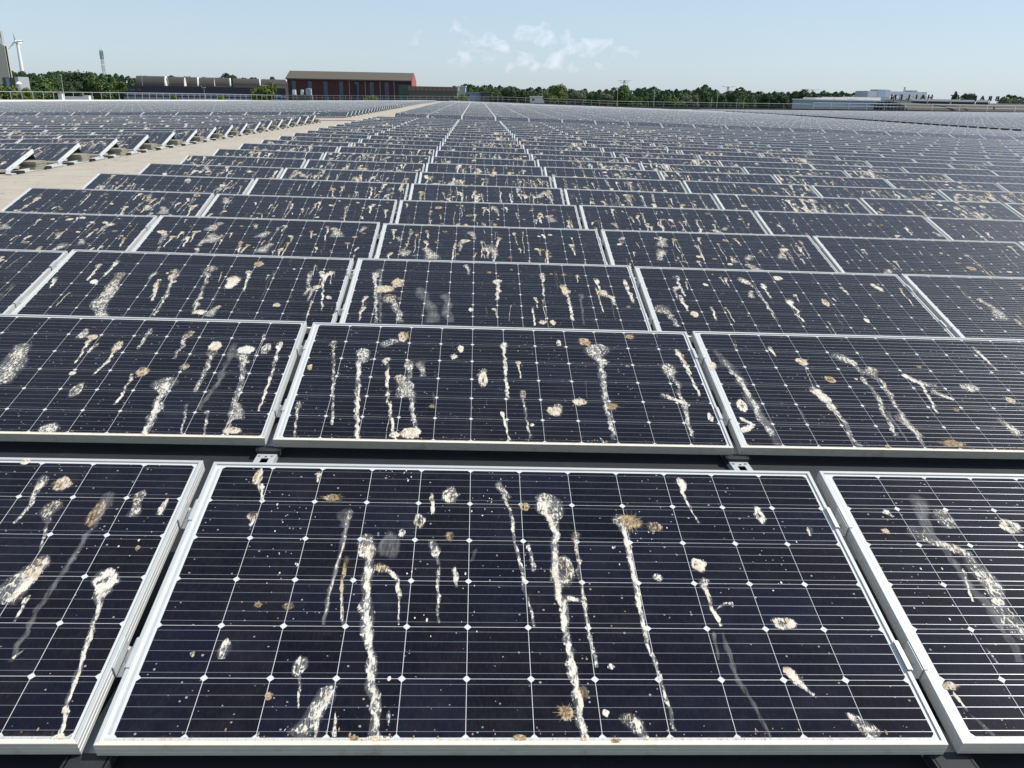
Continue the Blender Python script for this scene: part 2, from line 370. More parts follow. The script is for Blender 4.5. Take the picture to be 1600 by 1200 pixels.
sheet('dark_roof_sheet', [XA-.06, 0, 10, 20, 30, XW-3.4], [49.0, 75, 100, 130, 165], .004, 'near_black_roof')
sheet('dark_roof_sheet', [-60, -40, XL+.10], [49.0, 75, 100, 120, 140, 165], .004, 'near_black_roof')
sheet('dark_roof_sheet', [XW-.1, 80, 130, 160], [60, 100, 130, 165, 194], .004, 'near_black_roof')
sheet('roof_gutter', [-60, -20, XL+.9, 0, 20, XW-3.4], [42.6, 44.0], .008, 'gutter')
# roof body down to the ground
b = MB()
zs = lambda x, y: RY @ Vector((x, y, zr(x, y)-.02))
xs = [-50, -30, XL+.9, 20, XW-3, 80, 130, 190]
for x0, x1 in zip(xs, xs[1:]):
    p, q = zs(x0, 214), zs(x1, 214); b.quad((p.x, p.y, -11), (q.x, q.y, -11), q, p)
    p, q = zs(x0, -4), zs(x1, -4); b.quad((q.x, q.y, -11), (p.x, p.y, -11), p, q)
for x in (190,):
    ys_ = YS+[200, 214]
    for y0, y1 in zip(ys_, ys_[1:]):
        p, q = zs(x, y0), zs(x, y1); b.quad((p.x, p.y, -11), (q.x, q.y, -11), q, p)
b.obj('hall_wall', 'brown_dark', label='plain brown wall of the large hall below the panel roof', cat='wall')
b = MB(); b.quad((-4000, -600, -11), (4000, -600, -11), (4000, 6000, -11), (-4000, 6000, -11)); b.obj('ground', 'ground', kind='structure')

# ---------------------------------------------------------------- solar panel meshes (panel frame: x along the row, y up the slope, z = glass normal)
FH, LIP = .040, .0115
def rail_mesh(Ln, mname):
    """frame rail along +x, outer face at y=0, mitred ends"""
    prof = [(0, -FH), (0, -.028), (.0012, -.0272), (.0012, -.0262), (0, -.0254), (0, -.0142), (.0012, -.0134), (.0012, -.0124), (0, -.0116), (0, -.0010), (.0010, 0), (LIP-.001, 0), (LIP, -.001), (LIP, -.004), (.002, -.004), (.002, -FH)]
    b = MB(); n = len(prof)
    for e in (0, 1):
        for (y, z) in prof: b.v.append((y if e == 0 else Ln-y, y, z))
    for i in range(n):
        j = (i+1) % n; b.f.append((i, j, n+j, n+i)); b.mi.append(0)
    b.f.append(tuple(range(n))); b.f.append(tuple(reversed(range(n, 2*n)))); b.mi += [0, 0]
    return outward(b.mesh('frame_rail', mname))
ME = {}
ME['rail_long'] = rail_mesh(PW, 'aluminium'); ME['rail_bottom'] = rail_mesh(PW, 'aluminium_dirty'); ME['rail_short'] = rail_mesh(PH, 'aluminium')
RAILS = [('rail_bottom', Matrix.Identity(4)),
         ('rail_long', Matrix.Translation((PW, PH, 0)) @ Matrix.Rotation(pi, 4, 'Z')),
         ('rail_short', Matrix.Translation((0, PH, 0)) @ Matrix.Rotation(-pi/2, 4, 'Z')),
         ('rail_short', Matrix.Translation((PW, 0, 0)) @ Matrix.Rotation(pi/2, 4, 'Z'))]
b = MB()
for k, M in RAILS:
    n = len(b.v); b.v += [tuple(M @ v.co) for v in ME[k].vertices]; b.f += [tuple(n+i for i in p.vertices) for p in ME[k].polygons]; b.mi += [0]*len(ME[k].polygons)
ME['frame'] = b.mesh('frame', 'aluminium')
b = MB(); b.box((.0025, .0025, -.0075), (PW-.0025, PH-.0025, -.0046)); ME['backsheet'] = b.mesh('backsheet', 'backsheet')
CP, CS, CC = .1585, .1567, .0088          # cell pitch, size, corner cut
CX0, CY0 = .034, (PH-6*CP)/2
def cell_pts(x, y, z):
    h = CS/2
    return [(x+a, y+b_, z) for a, b_ in ((-h+CC, -h), (h-CC, -h), (h, -h+CC), (h, h-CC), (h-CC, h), (-h+CC, h), (-h, h-CC), (-h, -h+CC))]
def add_uv(me, fn):
    uv = me.uv_layers.new(name='UVMap')
    for l in me.loops: uv.data[l.index].uv = fn(me.vertices[l.vertex_index].co)
b = MB(); b.prism([Vector(p) for p in cell_pts(0, 0, -.0003)], (0, 0, .0003)); ME['cell'] = outward(b.mesh('solar_cell', 'solar_cell'))
add_uv(ME['cell'], lambda c: (c.x/CP+.5, c.y/CP+.5))
b = MB(); b.box((.0205, .03, -.0044), (.0275, PH-.03, -.0040)); ME['ribbon'] = b.mesh('bus_ribbon', 'galvanised')
b = MB(); b.box((PW+.0005, .004, -.066), (PW+.004, PH-.004, -.002)); ME['end_cap'] = b.mesh('end_cap', 'end_plate')
b = MB()
b.tube((PW+.004, 0, -.03), (PW+.010, 0, -.03), .010, n=8); ME['cap_bolt'] = b.mesh('bolt', 'steel')
cells = []
b = MB()
for j in range(6):
    for i in range(12):
        cx, cy = CX0+(i+.5)*CP, CY0+(j+.5)*CP; cells.append((cx, cy)); b.poly(cell_pts(cx, cy, -.0042))
ME['cells'] = b.mesh('solar_cells', 'solar_cell')
add_uv(ME['cells'], lambda c: ((c.x-CX0)/CP, (c.y-CY0)/CP))

# ---------------------------------------------------------------- bird droppings: thin crusts lying on the glass
ZD = -.0034
class Splat(MB):
    def vert(s, x, y, d, br, st):
        x = min(max(x, .004), PW-.004); y = min(max(y, .004), PH-.004)
        if x < LIP+.002 or x > PW-LIP-.002 or y < LIP+.002 or y > PH-LIP-.002: z = .0006
        else: z = ZD + .0004*d
        s.v.append((x, y, z)); s.col.append((d, br, st, 1)); return len(s.v)-1
    def streak(s, path, w0, w1, rng, br=.25, st=0., bulb=True):
        s.isl += 1; w0 *= 1.2; w1 *= 1.3
        pts = [Vector((p[0], p[1], 0)) for p in path]; seg = []
        for a, b_ in zip(pts, pts[1:]):
            n = max(1, int((b_-a).length/.011))
            for i in range(n): seg.append(a.lerp(b_, i/n))
        seg.append(pts[-1]); n = len(seg)
        if n < 3: seg = [pts[0], pts[0].lerp(pts[-1], .33), pts[0].lerp(pts[-1], .66), pts[-1]]; n = 4
        tot = sum((b_-a).length for a, b_ in zip(seg, seg[1:])) or .01
        prev = None; acc = 0; ph = rng.random()*10
        for i, p in enumerate(seg):
            if i: acc += (p-seg[i-1]).length
            t = acc/tot
            d = (seg[min(i+1, n-1)]-seg[max(i-1, 0)]).normalized(); q = Vector((-d.y, d.x, 0))
            if bulb:
                k = min(1., acc/max(w0*1.3, .01)); wd = w0*(1-k)+w1*k if acc < w0*1.3 else w1*(1-.35*t)
                wd = w0*sin(min(1, (acc+w0*.12)/(w0*.55))*pi/2)*(1-k)**.6 + w1*k**.7*(1-.3*t)
            else: wd = (w0*(1-t)+w1*t)*min(1, (i+.4)/2)
            fq = min(45., 1.1/max(wd, .01)); jt = min(1., .014/max(wd, .004)); wob = .75+.5*mnoise.noise(Vector((ph, acc*fq, 0)))+.35*jt*(rng.random()-.5)
            off = q*wd*.35*mnoise.noise(Vector((ph+5, acc*fq*.6, 1)))
            dens = (.72+.55*mnoise.noise(Vector((ph+9, acc*22, 2)))+.1) * (1 if i < n-2 else .75)
            if i == 0: dens *= .4
            row = []
            for kx, dd in ((-.5, 0), (-.3, .75), (0, 1), (.3, .75), (.5, 0)):
                pos = p+off+q*wd*wob*kx*(1+.3*jt*(rng.random()-.5))
                row.append(s.vert(pos.x, pos.y, max(0, min(1, dens*dd)), br*max(.2, 1-t*1.1)+.1*rng.random(), st))
            if prev:
                for k_ in range(4): s.f.append((prev[k_], prev[k_+1], row[k_+1], row[k_])); s.mi.append(0)
            prev = row
    def blob(s, x, y, w_, h_, rng, br=.3, st=.5, ring=False, rot=0.):
        s.isl += 1; w_ *= 1.12; h_ *= 1.12; n = 14; ph = rng.random()*20
        c = s.vert(x, y, .35 if ring else 1, br, st); rings = []
        for rr, dd in ((.38, .85), (.72, .95), (1., .0)):
            row = []
            for i in range(n):
                a = 2*pi*i/n; k = rr*(1+.45*mnoise.noise(Vector((cos(a)*1.3+ph, sin(a)*1.3, rr))) + .12*(rng.random()-.5))
                px, py = cos(a)*w_/2*k, sin(a)*h_/2*k
                row.append(s.vert(x+px*cos(rot)-py*sin(rot), y+px*sin(rot)+py*cos(rot), dd*(.8+.2*rng.random()), br*(.6+.6*rng.random()), st))
            rings.append(row)
        for i in range(n):
            j = (i+1) % n
            s.f.append((c, rings[0][i], rings[0][j])); s.mi.append(0)
            for a, b_ in zip(rings, rings[1:]): s.f.append((a[i], b_[i], b_[j], a[j])); s.mi.append(0)
    def tuft(s, x, y, w_, h_, rng):
        s.blob(x, y, w_*.75, h_*.75, rng, br=.95, st=.5); s.isl += 5
        for i in range(46):
            a = rng.random()*2*pi; l = (.25+.42*rng.random()**1.5); wd = .0007+.0007*rng.random()
            x1, y1 = x+cos(a)*w_*l, y+sin(a)*h_*l; x0, y0 = x+cos(a)*w_*.15, y+sin(a)*h_*.15
            nx, ny = -sin(a)*wd, cos(a)*wd; b_ = .55+.4*rng.random()
            s.f.append(tuple(s.vert(px, py, 1, b_, .5) for px, py in ((x0-nx, y0-ny), (x1, y1), (x0+nx, y0+ny)))); s.mi.append(0)
    def specks(s, x, y, sx, sy, n, rng, br=.15, smax=.004):
        for i in range(n):
            px, py = x+rng.gauss(0, sx), y+rng.gauss(0, sy); r = .0012+smax*rng.random()**3; k = 5
            if not (.015 < px < PW-.015 and .015 < py < PH-.015): continue
            a0 = rng.random()*6; el = 1+rng.random()*1.6; b_ = br if rng.random() < .85 else .9
            s.f.append(tuple(s.vert(px+cos(a0+2*pi*i_/k)*r*(.7+.6*rng.random()), py+sin(a0+2*pi*i_/k)*r*el, .95, b_, .5) for i_ in range(k))); s.mi.append(0)
    def done(s, name):
        me = s.mesh(name, 'bird_lime'); me['several'] = s.isl > 1; ca = me.color_attributes.new('mask', 'FLOAT_COLOR', 'POINT')
        ca.data.foreach_set('color', [c for col in s.col for c in col])
        return me
def random_dropping(s, x, y, rng, k=1.):
    t = rng.random(); w_ = k*(.018+.045*rng.random()**2)
    br = rng.choice((.1, .3, .45, .6, .7)) ; lean = rng.gauss(0, .05)
    if t < .60:
        ln = k*(.09+.36*rng.random()**1.4)
        pth = [(x, y), (x+lean*.3+rng.gauss(0, .008), y-ln*.4), (x+lean*.4+rng.gauss(0, .008), y-ln*.75), (x+lean*.5, y-ln)]
        s.streak(pth, w_, w_*(.28+.3*rng.random()), rng, br, rng.choice((0, 0, .5, .5, .5, 1)))
        if rng.random() < .4: s.streak([(x+w_*.5, y-.01), (x+w_*.8, y-ln*.5)], w_*.5, w_*.2, rng, br, 0)
        if rng.random() < .4: s.blob(x, y, w_*1.1, w_*.9, rng, br+.15, .5, rng.random() < .5)
    elif t < .80:
        s.blob(x, y, w_*1.1, w_*(.7+.8*rng.random()), rng, br+.1, .5 if rng.random() < .7 else 0, rng.random() < .4, rng.random())
    elif t < .87:
        ln = k*(.10+.14*rng.random()); s.streak([(x, y), (x+lean, y-ln*.5), (x+lean*1.5, y-ln)], w_*1.5, w_*1.9, rng, br*.6, 0, False)
    elif t < .95:
        s.blob(x, y, w_*1.3, w_*.7, rng, br+.2, .5, False, rng.random()*3); s.streak([(x, y), (x+lean*.4, y-.10*k), (x+lean*.5, y-.16*k)], w_*.7, w_*.3, rng, br, .5, False)
    else: s.tuft(x, y, .045*k, .04*k, rng)
VAR = []
for i in range(26):                                    # joined sets of droppings for the panels of the middle distance
    rng = random.Random(100+i); s = Splat()
    heavy = i < 16
    cl = [(rng.uniform(.1, 1.85), rng.uniform(.45, .92)) for q in range(rng.randint(2, 4))]
    for j in range(rng.randint(34, 80) if heavy else rng.randint(5, 13)):
        if rng.random() < .5: cx, cy = rng.choice(cl); x, y = min(1.88, max(.07, rng.gauss(cx, .16))), min(.95, max(.14, rng.gauss(cy, .13)))
        else: x, y = .06+1.84*rng.random(), .14+.81*rng.random()
        random_dropping(s, x, y, rng, 1.35)
    s.specks(1, .5, .6, .3, 24, rng)
    VAR.append(s.done('bird_droppings'))
SINGLE = []
for i in range(36):                                    # single droppings for the nearer panels, origin at the head
    rng = random.Random(500+i); s = Splat(); random_dropping(s, 1., .60, rng, 1.3)
    s.v = [(x-1., y-.60, z) for x, y, z in s.v]; SINGLE.append(s.done('bird_dropping'))

# ---------------------------------------------------------------- droppings seen on the front panels, photo pixel paths -> panel metres
# (row, kind, path, width at head, width at tail, brownness, style)
DROPS = [
(0,'b',[(402,745)],16,26,.45,.5),(0,'s',[(405,752),(410,780)],14,10,.4,.5),(0,'s',[(397,797),(390,826)],22,5,.5,.5),(0,'s',[(500,735),(496,752)],14,5,.25,.5),
(0,'t',[(518,776)],36,16,0,0),(0,'s',[(545,792),(535,850),(515,920),(505,975)],30,11,.2,1),(0,'s',[(545,795),(536,850),(518,910),(507,960)],16,7,.25,0),
(0,'s',[(577,832),(570,900),(574,1000),(582,1080),(588,1152)],34,27,.18,0),(0,'s',[(580,850),(572,900),(576,1010),(588,1152)],22,16,.15,.5),(0,'b',[(608,850)],34,40,.15,1),(0,'s',[(583,885),(605,886),(620,905),(624,930)],20,12,.5,.5),
(0,'s',[(624,920),(622,975)],10,5,.4,0),(0,'s',[(541,866),(532,920),(536,975)],13,9,.75,0),(0,'s',[(674,768),(677,802)],10,9,.25,.5),(0,'b',[(703,772)],26,26,.3,0),(0,'r',[(655,813)],20,22,.35,.5),
(0,'b',[(628,831)],11,13,.1,.5),(0,'b',[(703,836)],15,16,.8,0),(0,'s',[(673,842),(686,880)],26,9,.1,0),(0,'s',[(686,880),(684,920),(686,972)],7,6,.1,0),(0,'s',[(711,884),(713,916)],20,7,.4,.5),
(0,'s',[(745,855),(735,876)],10,10,.1,1),(0,'s',[(782,750),(797,800),(808,855),(818,910),(836,978)],30,9,.15,0),(0,'b',[(820,790)],16,14,.7,.5),
(0,'s',[(838,772),(862,785),(868,820),(866,890),(880,940),(893,1050),(912,1152)],46,20,.2,0),(0,'s',[(845,780),(868,830),(868,900),(884,980),(905,1090),(914,1152)],26,17,.15,.5),(0,'s',[(898,828),(904,880),(915,960),(932,1042)],16,10,.45,0),
(0,'r',[(880,892)],40,48,.35,0),(0,'s',[(868,935),(890,930),(912,940)],18,14,.45,.5),(0,'s',[(826,846),(830,868),(834,892)],10,8,.1,0),
(0,'t',[(985,814)],42,34,0,0),(0,'s',[(968,802),(984,870),(998,940),(1010,1000),(1030,1050),(1055,1140)],24,12,.2,0),(0,'s',[(972,812),(985,870),(1000,945),(1012,1002)],14,11,.1,.5),(0,'b',[(1022,822)],22,18,.6,0),(0,'b',[(1028,901)],16,12,.1,0),
(0,'s',[(1060,745),(1073,780),(1092,816)],20,8,.15,.5),(0,'r',[(1187,803)],18,28,.15,.5),(0,'s',[(1264,820),(1267,836)],12,6,.25,.5),(0,'b',[(1092,882)],26,20,.35,.5),(0,'s',[(1099,900),(1110,945),(1128,977)],17,11,.2,.5),
(0,'s',[(1118,952),(1134,941),(1146,942)],6,8,.15,.5),(0,'s',[(1130,985),(1150,1050),(1205,1150)],10,9,.1,1),(0,'s',[(1115,985),(1124,1030)],9,7,.1,1),(0,'r',[(1225,973)],34,22,.3,.5),
(0,'s',[(1226,1040),(1245,1062),(1273,1085)],26,13,.3,.5),(0,'s',[(1322,1112),(1350,1135),(1372,1152)],28,44,.15,0),(0,'t',[(885,1112)],36,34,0,0),(0,'s',[(968,1118),(990,1130),(1014,1152)],34,13,.3,.5),
(0,'s',[(354,995),(347,1028)],22,20,.35,.5),(0,'b',[(300,1021)],9,9,.6,.5),(0,'t',[(403,943)],15,11,0,0),(0,'b',[(450,946)],18,12,.85,0),(0,'b',[(468,1040)],24,36,.1,0),(0,'s',[(467,1050),(467,1105)],8,6,.1,0),
(0,'s',[(526,1070),(505,1095),(460,1150)],50,48,.1,0),(0,'s',[(520,1075),(500,1110),(490,1152)],26,12,.1,.5),(0,'s',[(524,1110),(522,1150)],10,9,.2,.5),(0,'b',[(419,1086)],12,13,.8,.5),(0,'b',[(910,1080)],22,22,.7,0),(0,'b',[(608,1059)],6,8,.1,.5),(0,'s',[(607,1108),(607,1132)],8,6,.2,.5),
(0,'b',[(955,1040)],13,9,.2,.5),(0,'b',[(947,1113)],12,12,.1,.5),(0,'b',[(553,1152)],15,9,.9,.5),(0,'b',[(812,1151)],22,11,.9,.5),(0,'b',[(963,1157)],16,10,.9,.5),(0,'b',[(588,1153)],44,12,.2,.5),(0,'b',[(915,1152)],18,12,.25,.5),
(0,'k',[(465,795)],40,25,0,0),(0,'k',[(620,740)],25,12,0,0),(0,'k',[(760,780)],30,30,0,0),(0,'k',[(1000,850)],60,40,0,0),(0,'k',[(700,930)],80,60,0,0),(0,'k',[(1180,880)],80,60,0,0),(0,'k',[(430,880)],40,30,0,0),
(0,'b',[(97,756)],32,24,.6,.5),(0,'s',[(68,742),(45,790),(22,818)],24,13,.2,0),(0,'s',[(84,782),(74,815),(63,862)],36,9,.35,0),(0,'s',[(172,768),(152,810),(122,860),(60,950),(15,1035)],34,16,.1,1),(0,'b',[(150,802)],26,40,.7,0),
(0,'s',[(75,868),(30,905),(2,945)],44,52,.4,0),(0,'s',[(78,875),(52,905),(10,940)],22,18,.45,.5),(0,'s',[(46,930),(34,950),(22,972)],14,9,.3,.5),(0,'r',[(163,908)],40,38,.1,.5),(0,'s',[(164,915),(150,960),(128,1035),(106,1100),(92,1156)],26,13,.12,0),(0,'s',[(160,925),(140,1000),(110,1090),(92,1156)],13,9,.12,.5),
(0,'s',[(262,778),(247,805)],16,13,.25,.5),(0,'s',[(225,765),(205,808)],20,20,.35,0),(0,'b',[(40,721)],18,10,.3,.5),(0,'b',[(92,1153)],22,14,.25,.5),(0,'b',[(215,856)],9,8,.9,.5),(0,'k',[(200,850)],60,50,0,0),(0,'s',[(38,1015),(20,1030)],10,8,.15,.5),
(0,'s',[(1428,772),(1445,820),(1490,880),(1560,972),(1598,1035)],34,24,.08,1),(0,'s',[(1420,820),(1460,850),(1515,865),(1560,950),(1598,1000)],28,36,.2,0),(0,'s',[(1460,795),(1480,810),(1492,826)],32,30,.15,0),(0,'r',[(1579,823)],34,24,.3,.5),
(0,'b',[(1485,1072)],28,15,.6,.5),(0,'s',[(1490,1080),(1512,1112)],12,7,.3,.5),(0,'s',[(1515,1115),(1555,1150)],9,10,.1,1),(0,'b',[(1384,830)],12,9,.8,.5),(0,'s',[(1540,1012),(1560,1037)],7,6,.1,.5),(0,'s',[(1380,795),(1395,808)],14,8,.25,.5),(0,'s',[(1505,888),(1520,940)],10,6,.1,.5),(0,'k',[(1450,930)],60,50,0,0),
(1,'s',[(566,542),(560,590),(557,640),(558,686)],30,13,.08,0),(1,'s',[(562,560),(560,620),(558,686)],12,8,.05,.5),(1,'s',[(604,556),(607,620),(616,682)],14,9,.35,.5),(1,'s',[(521,530),(521,600),(519,662)],13,8,.3,0),(1,'s',[(467,625),(463,650),(460,682)],14,7,.3,0),
(1,'b',[(631,524)],18,18,.7,.5),(1,'s',[(620,528),(598,540)],22,18,.2,0),(1,'s',[(638,560),(645,640),(652,682)],18,14,.12,0),(1,'b',[(642,675)],34,18,.35,.5),(1,'b',[(616,677)],18,10,.2,.5),(1,'s',[(787,532),(790,580),(794,622)],14,9,.08,.5),(1,'s',[(784,640),(796,686)],9,6,.1,.5),
(1,'b',[(720,543)],10,12,.2,.5),(1,'b',[(709,555)],12,8,.35,.5),(1,'r',[(755,592)],15,24,.35,.5),(1,'b',[(866,640)],28,15,.5,.5),(1,'s',[(932,535),(942,570),(946,625),(960,685)],40,14,.15,0),(1,'s',[(936,545),(940,590),(950,630)],16,11,.1,1),(1,'b',[(914,532)],20,13,.7,.5),(1,'t',[(956,633)],24,16,0,0),(1,'b',[(906,626)],24,11,.5,.5),
(1,'b',[(873,534)],8,11,.3,.5),(1,'t',[(984,524)],18,10,0,0),(1,'s',[(1036,565),(1060,600),(1070,640),(1082,682)],28,12,.2,0),(1,'s',[(1056,543),(1073,575),(1094,617)],14,8,.1,.5),(1,'s',[(1032,612),(1052,622),(1078,632)],14,17,.35,.5),(1,'b',[(831,662)],7,6,.1,.5),(1,'b',[(1110,650)],10,14,.2,.5),(1,'s',[(936,680),(944,690)],6,5,.2,.5),
(1,'b',[(484,572)],8,9,.5,.5),(1,'k',[(560,560)],50,25,0,0),(1,'k',[(900,560)],60,30,0,0),
(1,'s',[(40,535),(20,560),(0,600)],44,52,.15,0),(1,'s',[(188,532),(170,562),(145,586)],24,9,.4,.5),(1,'s',[(135,512),(125,528)],18,20,.4,0),(1,'s',[(155,535),(138,548)],16,14,.7,.5),(1,'s',[(237,512),(215,545)],14,9,.2,0),(1,'s',[(296,515),(282,545),(270,560)],18,10,.45,0),
(1,'b',[(336,540)],22,16,.4,.5),(1,'s',[(335,545),(320,580),(305,612)],18,13,.3,0),(1,'s',[(384,540),(376,600),(362,640),(352,682)],34,15,.15,0),(1,'b',[(384,546)],28,15,.1,.5),(1,'s',[(438,532),(425,582),(404,642)],16,8,.1,.5),(1,'s',[(370,535),(345,590),(310,640)],18,14,.1,1),
(1,'s',[(268,588),(250,620),(222,684)],34,22,.1,0),(1,'s',[(265,595),(240,640),(225,684)],18,13,.08,.5),(1,'s',[(210,582),(180,632)],14,9,.35,.5),(1,'b',[(222,580)],22,16,.7,.5),(1,'b',[(118,610)],20,22,.35,0),(1,'s',[(292,630),(280,692)],9,6,.2,0),(1,'b',[(362,672)],30,11,.45,.5),(1,'b',[(75,670)],36,20,.1,0),(1,'s',[(325,640),(315,692)],9,6,.1,0),(1,'b',[(415,545)],16,18,.15,0),(1,'b',[(288,572)],16,10,.5,0),
(1,'s',[(1118,545),(1158,590),(1190,650),(1220,700)],16,20,.05,1),(1,'s',[(1130,560),(1165,605),(1205,680)],10,12,.05,0),(1,'s',[(1203,540),(1212,556)],10,6,.2,.5),(1,'s',[(1298,556),(1335,565),(1370,620),(1400,680)],26,12,.15,0),(1,'s',[(1272,602),(1298,635),(1320,660),(1345,700)],26,13,.25,0),(1,'s',[(1276,606),(1305,640)],24,18,.25,.5),
(1,'s',[(1355,572),(1385,605),(1412,650),(1445,695)],24,12,.3,0),(1,'s',[(1410,583),(1440,600),(1455,625),(1465,645)],18,8,.1,.5),(1,'s',[(1430,595),(1465,602)],14,16,.1,0),(1,'b',[(1253,564)],20,11,.5,.5),(1,'r',[(1160,634)],16,20,.15,.5),(1,'s',[(1155,650),(1175,662),(1160,675)],10,16,.15,.5),
(1,'s',[(1455,608),(1490,625)],15,17,.3,.5),(1,'s',[(1520,540),(1560,580)],13,8,.15,.5),(1,'b',[(1515,605)],28,12,.15,0),(1,'s',[(1560,650),(1598,680)],22,18,.35,0),(1,'t',[(1490,692)],44,14,0,0),(1,'b',[(1388,697)],10,7,.9,.5),(1,'b',[(1112,570)],17,14,.4,.5),(1,'b',[(1580,625)],14,11,.5,.5),(1,'s',[(1385,640),(1420,690)],8,6,.1,1),
(2,'s',[(585,425),(586,455),(588,505)],15,9,.15,0),(2,'s',[(594,420),(594,505)],13,8,.1,1),(2,'b',[(600,452)],30,12,.5,.5),(2,'s',[(606,460),(618,480),(626,505)],24,18,.35,0),(2,'b',[(622,443)],22,16,.55,.5),(2,'s',[(652,450),(668,470),(680,505)],22,26,.05,1),(2,'s',[(695,460),(700,485),(705,505)],16,18,.05,1),(2,'s',[(780,437),(776,470)],13,10,.3,.5),
(2,'b',[(736,485)],8,6,.1,.5),(2,'s',[(850,427),(849,462)],16,6,.4,.5),(2,'s',[(880,445),(888,465),(896,503)],24,8,.5,.5),(2,'s',[(908,460),(912,508)],10,6,.1,1),(2,'s',[(930,435),(938,455)],13,6,.2,.5),(2,'s',[(935,455),(955,465),(962,478)],18,10,.45,.5),(2,'s',[(975,437),(990,475)],9,8,.25,.5),(2,'s',[(730,413),(733,430)],12,9,.1,0),(2,'b',[(848,505)],14,8,.4,.5),(2,'b',[(864,505)],10,8,.4,.5),(2,'s',[(832,480),(836,510)],7,5,.1,.5),
(2,'s',[(190,425),(172,455),(150,500)],30,30,.35,0),(2,'s',[(158,412),(135,438)],12,7,.3,.5),(2,'s',[(185,407),(162,432)],12,6,.15,.5),(2,'b',[(146,440)],13,7,.1,.5),(2,'s',[(272,420),(260,460),(240,492)],26,8,.35,0),(2,'s',[(330,415),(318,450),(300,490)],24,9,.4,0),(2,'s',[(366,430),(355,450)],32,14,.5,.5),(2,'s',[(390,422),(380,455)],13,6,.2,.5),(2,'s',[(486,422),(478,460)],9,10,.3,0),(2,'s',[(504,422),(503,484)],16,6,.15,.5),(2,'s',[(515,422),(505,440)],12,9,.35,.5),(2,'b',[(312,486)],20,8,.3,.5),(2,'b',[(432,475)],14,6,.4,.5),(2,'b',[(404,412)],16,9,.8,.5),(2,'s',[(245,440),(238,470)],12,9,.6,.5),(2,'s',[(90,432),(78,450)],14,7,.4,.5),
(2,'s',[(1058,430),(1060,445),(1072,462)],11,7,.1,.5),(2,'s',[(1062,460),(1075,485)],14,8,.35,.5),(2,'s',[(1030,475),(1045,490),(1058,510)],26,13,.4,0),(2,'s',[(1155,432),(1180,450),(1215,500)],20,8,.25,0),(2,'s',[(1190,442),(1204,465)],14,6,.2,.5),(2,'s',[(1228,465),(1242,480),(1255,502)],13,8,.05,.5),(2,'b',[(1290,472)],11,12,.6,.5),(2,'s',[(1312,447),(1326,458)],13,6,.25,.5),(2,'s',[(1362,442),(1380,455)],16,12,.3,.5),(2,'b',[(1215,434)],15,7,.35,.5),(2,'s',[(1112,478),(1120,500)],8,5,.25,.5),(2,'b',[(1085,490)],15,10,.4,.5),(2,'b',[(1355,500)],9,7,.1,.5),(2,'s',[(1530,465),(1550,480),(1570,500)],20,22,.3,0),
]
def row_matrix(r, x, sec=0, y0=0., pitch=RP, tilt=TILT):
    y = y0 + r*pitch
    sl = 0.
    if x < XL: sl = -.038
    if x > XW: sl = -.0265
    jr = random.Random(int(r*7919+x*131+(y0*17))); k = .35 if r < 2 and y0 == 0 else 1.
    return RY @ (Matrix.Translation((x, y+k*jr.gauss(0, .004), zp(x, y)+k*jr.gauss(0, .003))) @ Matrix.Rotation(sl+k*jr.gauss(0, .0016), 4, 'Y') @ Matrix.Rotation(tilt+k*jr.gauss(0, .0035), 4, 'X') @ Matrix.Rotation(k*jr.gauss(0, .0012), 4, 'Z'))
def pix_to_panel(u, v, r):
    """photo pixel -> (column, x, y) on row r of the main array"""
    d = cam_vec((u-800)/FPX, -(v-600)/FPX); n = Vector((0, -sin(TILT), cos(TILT))); o = Vector((0, r*RP, zp(0, r*RP)))
    t = (o-CAMF).dot(n)/d.dot(n); p = CAMF+d*t-o
    X = p.x; Y = p.y*cos(TILT)+p.z*sin(TILT)
    col = math.floor((X+GAP/2)/PP)
    return col, X-col*PP, Y
DROP_MESH = {}
for i, (r, kind, path, w0, w1, br, st) in enumerate(DROPS):
    rng = random.Random(1000+i)
    col, x, y = pix_to_panel(*path[0], r)
    loc = [(X+(c-col)*PP, Y) for c, X, Y in (pix_to_panel(u, v, r) for u, v in path)]
    def mpp(u, v, horizontal):
        a = pix_to_panel(u-2, v, r) if horizontal else pix_to_panel(u, v-2, r); b_ = pix_to_panel(u+2, v, r) if horizontal else pix_to_panel(u, v+2, r)
        return abs((b_[0]*PP+b_[1])-(a[0]*PP+a[1]))/4 if horizontal else abs(b_[2]-a[2])/4
    kx, ky = mpp(*path[0], True), mpp(*path[0], False)
    s = Splat()
    if kind == 's': s.streak(loc, w0*kx, w1*mpp(*path[-1], True), rng, br, st, w0 > w1*1.25)
    elif kind in 'br': s.blob(*loc[0], w0*kx, w1*ky, rng, br, st, kind == 'r')
    elif kind == 't': s.tuft(*loc[0], w0*kx, w1*ky, rng)
    elif kind == 'k': s.specks(*loc[0], w0*kx*.6, w1*ky*.6, 16, rng, .05, .0018)
    DROP_MESH.setdefault((r, col), []).append((s.done('bird_dropping'), kind))

